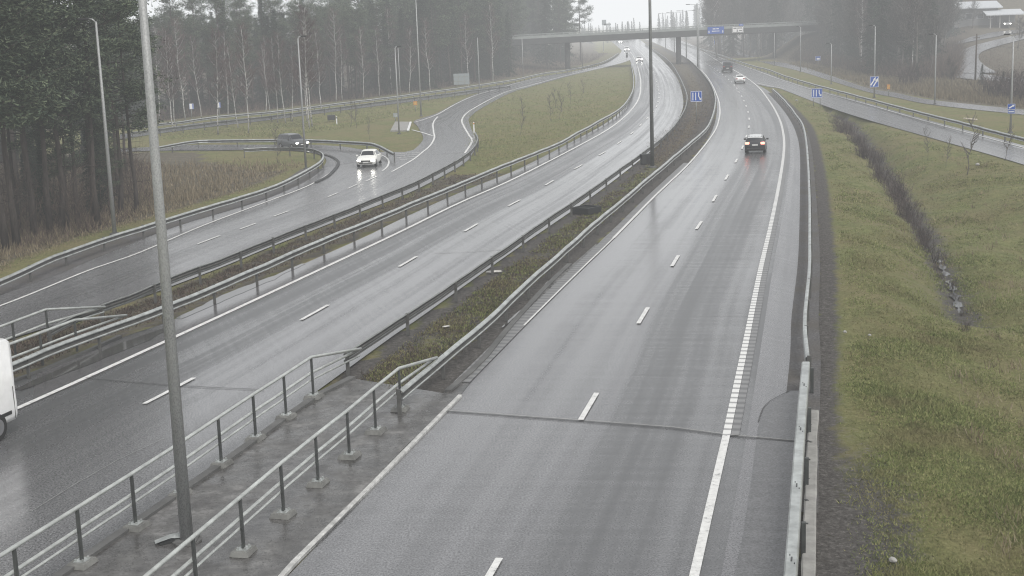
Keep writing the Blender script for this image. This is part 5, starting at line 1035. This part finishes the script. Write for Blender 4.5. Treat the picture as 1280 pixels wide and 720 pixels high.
fm_ = scatter([tuple(p[:2]) for p in line([(812, 178), (838, 158), (853, 136), (854, 118), (846, 96), (828, 74)])]+[tuple(p[:2]) for p in line([(818, 212), (860, 174), (886, 144), (891, 122), (886, 106), (862, 80)])][::-1], 5000, 380, seed=36); blades('dry_grass', fm_[:2500], .05+.10*rr_.random(2500), .03+.0002*fm_[:2500, 1], 'undergrowth_twigs', 3, .25, .9, 37); blades('grass', fm_[2500:], .05+.09*rr_.random(len(fm_)-2500), .03+.0002*fm_[2500:, 1], 'dry_stalks', 3, .25, .9, 38)
lv = scatter(leftv, 9000, 150, seed=12, keep=lambda q, r: (pdist(q, w1) > .9) & (r.random(len(q)) < .75) & (np.array(proj(q[:, 0], q[:, 1], q[:, 2])[1]) > 200+12*r.random(len(q)))); dl_ = pdist(lv, w1); blades('dry_grass', lv, (.22+.5*rr_.random(len(lv)))*S((dl_-.3)/3), .014+.0005*lv[:, 1], 'dry_stalks', 4, .22, .32, 7)
ug = scatter(PINE_STAND, 5200, 160, seed=13); blades('undergrowth', ug, .3+1.1*rr_.random(len(ug)), .016+.0003*ug[:, 1], 'undergrowth_twigs', 4, .4, .9, 9)
wf2 = wf.copy(); wf2[:, :2] -= normals(wf)[0]*26; wf3 = wf.copy(); wf3[:, :2] -= normals(wf)[0]*3
ug = scatter([tuple(p[:2]) for p in wf3]+[tuple(p[:2]) for p in wf2][::-1], 9000, 480, seed=14); blades('undergrowth', ug, .4+1.8*rr_.random(len(ug)), .05+.0*ug[:, 1], 'undergrowth_twigs', 4, .5, .8, 10)
rd = gp([(985, 80), (1040, 94), (1085, 108), (1120, 114), (1167, 123), (1280, 135), (1330, 140), (1330, 112), (1250, 104), (1195, 100), (1150, 98), (1090, 92), (1040, 82), (1000, 74)]); rq = scatter(rd, 6000, 320, seed=15); blades('reeds', rq, .3+.6*rr_.random(len(rq)), .03+.00025*rq[:, 1], 'dry_stalks', 4, .3, .25, 11)
rw = scatter(gp([(905, 57), (960, 69), (1040, 84), (1100, 96), (1190, 100), (1200, 60), (1040, 40), (905, 38)]), 13000, 640, seed=16, keep=lambda q, r: ~((q[:, 0] > 62) & (q[:, 0] < 90) & (q[:, 1] < 372) & (q[:, 1] > 330))); blades('undergrowth', rw, .8+3.0*rr_.random(len(rw)), .05+.0001*rw[:, 1], 'undergrowth_twigs', 4, .6, .7, 12)
sc1 = scatter(gp([(1215, 58), (1290, 48), (1340, 60), (1340, 100), (1250, 97), (1226, 90), (1212, 76)]), 2200, 520, seed=41); blades('undergrowth', sc1, .15+.5*rr_.random(len(sc1)), .045+.0*sc1[:, 1], 'undergrowth_twigs', 4, .5, .8, 42)
sc2 = scatter(gp([(985, 74), (1003, 58), (1022, 44), (1046, 44), (1075, 84), (1040, 84), (1010, 80)]), 3500, 420, seed=43); blades('undergrowth', sc2, .3+.9*rr_.random(len(sc2)), .05+.0*sc2[:, 1], 'undergrowth_twigs', 4, .5, .8, 44)
bk = scatter([(-4, 275), (9, 314), (19, 357), (32, 470), (10, 470), (-12, 357), (-20, 314), (-24, 275)], 5000, 480, seed=18); blades('dry_grass', bk, .3+.6*rr_.random(len(bk)), .07+.0*bk[:, 1], 'undergrowth_twigs', 3, .4, .4, 13)
print('plants', cnt)

# ------------------------------------------------------------------ mist, sky, light
mist = MB().box((0, 2200, 165), (9000, 8600, 380)).build('mist', 'ground'); mist.data.materials.clear(); tag(mist, kind='stuff')
m = bpy.data.materials.new('mist'); m.use_nodes = True; t = m.node_tree; t.nodes.clear(); out = t.nodes.new('ShaderNodeOutputMaterial'); ad = t.nodes.new('ShaderNodeAddShader'); ab = t.nodes.new('ShaderNodeVolumeAbsorption'); em = t.nodes.new('ShaderNodeEmission')
K_, LINF = .00084, .95
ab.inputs['Color'].default_value = (0, 0, 0, 1); ab.inputs['Density'].default_value = K_; em.inputs['Color'].default_value = (.965, .985, 1.0, 1); em.inputs['Strength'].default_value = K_*LINF
t.links.new(ab.outputs[0], ad.inputs[0]); t.links.new(em.outputs[0], ad.inputs[1]); t.links.new(ad.outputs[0], out.inputs['Volume']); mist.data.materials.append(m)
wd = bpy.data.worlds.new('World'); sc.world = wd; wd.use_nodes = True; t = wd.node_tree; bg = t.nodes['Background']
sky = t.nodes.new('ShaderNodeTexSky'); sky.sky_type = 'NISHITA'; sky.sun_disc = False; EL, AZ = math.radians(52), math.radians(150)
sky.sun_elevation = EL; sky.sun_rotation = AZ; sky.air_density = 1; sky.dust_density = 6; sky.ozone_density = 1
hs = t.nodes.new('ShaderNodeHueSaturation'); hs.inputs['Saturation'].default_value = .18; t.links.new(sky.outputs[0], hs.inputs['Color']); t.links.new(hs.outputs[0], bg.inputs['Color']); bg.inputs['Strength'].default_value = .15
sl = bpy.data.lights.new('sun', 'SUN'); sl.energy = 1.5; sl.angle = math.radians(25); sl.color = (1, .97, .92); so = bpy.data.objects.new('sun', sl); col.objects.link(so)
sd = Vector((math.sin(AZ)*math.cos(EL), math.cos(AZ)*math.cos(EL), math.sin(EL))); so.rotation_euler = sd.to_track_quat('Z', 'Y').to_euler(); so.location = (0, 0, 60)
sc.render.engine = 'CYCLES'; sc.cycles.use_denoising = True; sc.cycles.max_bounces = 6; sc.cycles.volume_bounces = 0; sc.cycles.transparent_max_bounces = 4; sc.cycles.diffuse_bounces = 2; sc.cycles.glossy_bounces = 3
sc.cycles.sample_clamp_indirect = 6; sc.cycles.filter_width = 1.15
sc.view_settings.view_transform = 'Standard'; sc.view_settings.look = 'None'; sc.view_settings.exposure = 0; sc.view_settings.gamma = 1
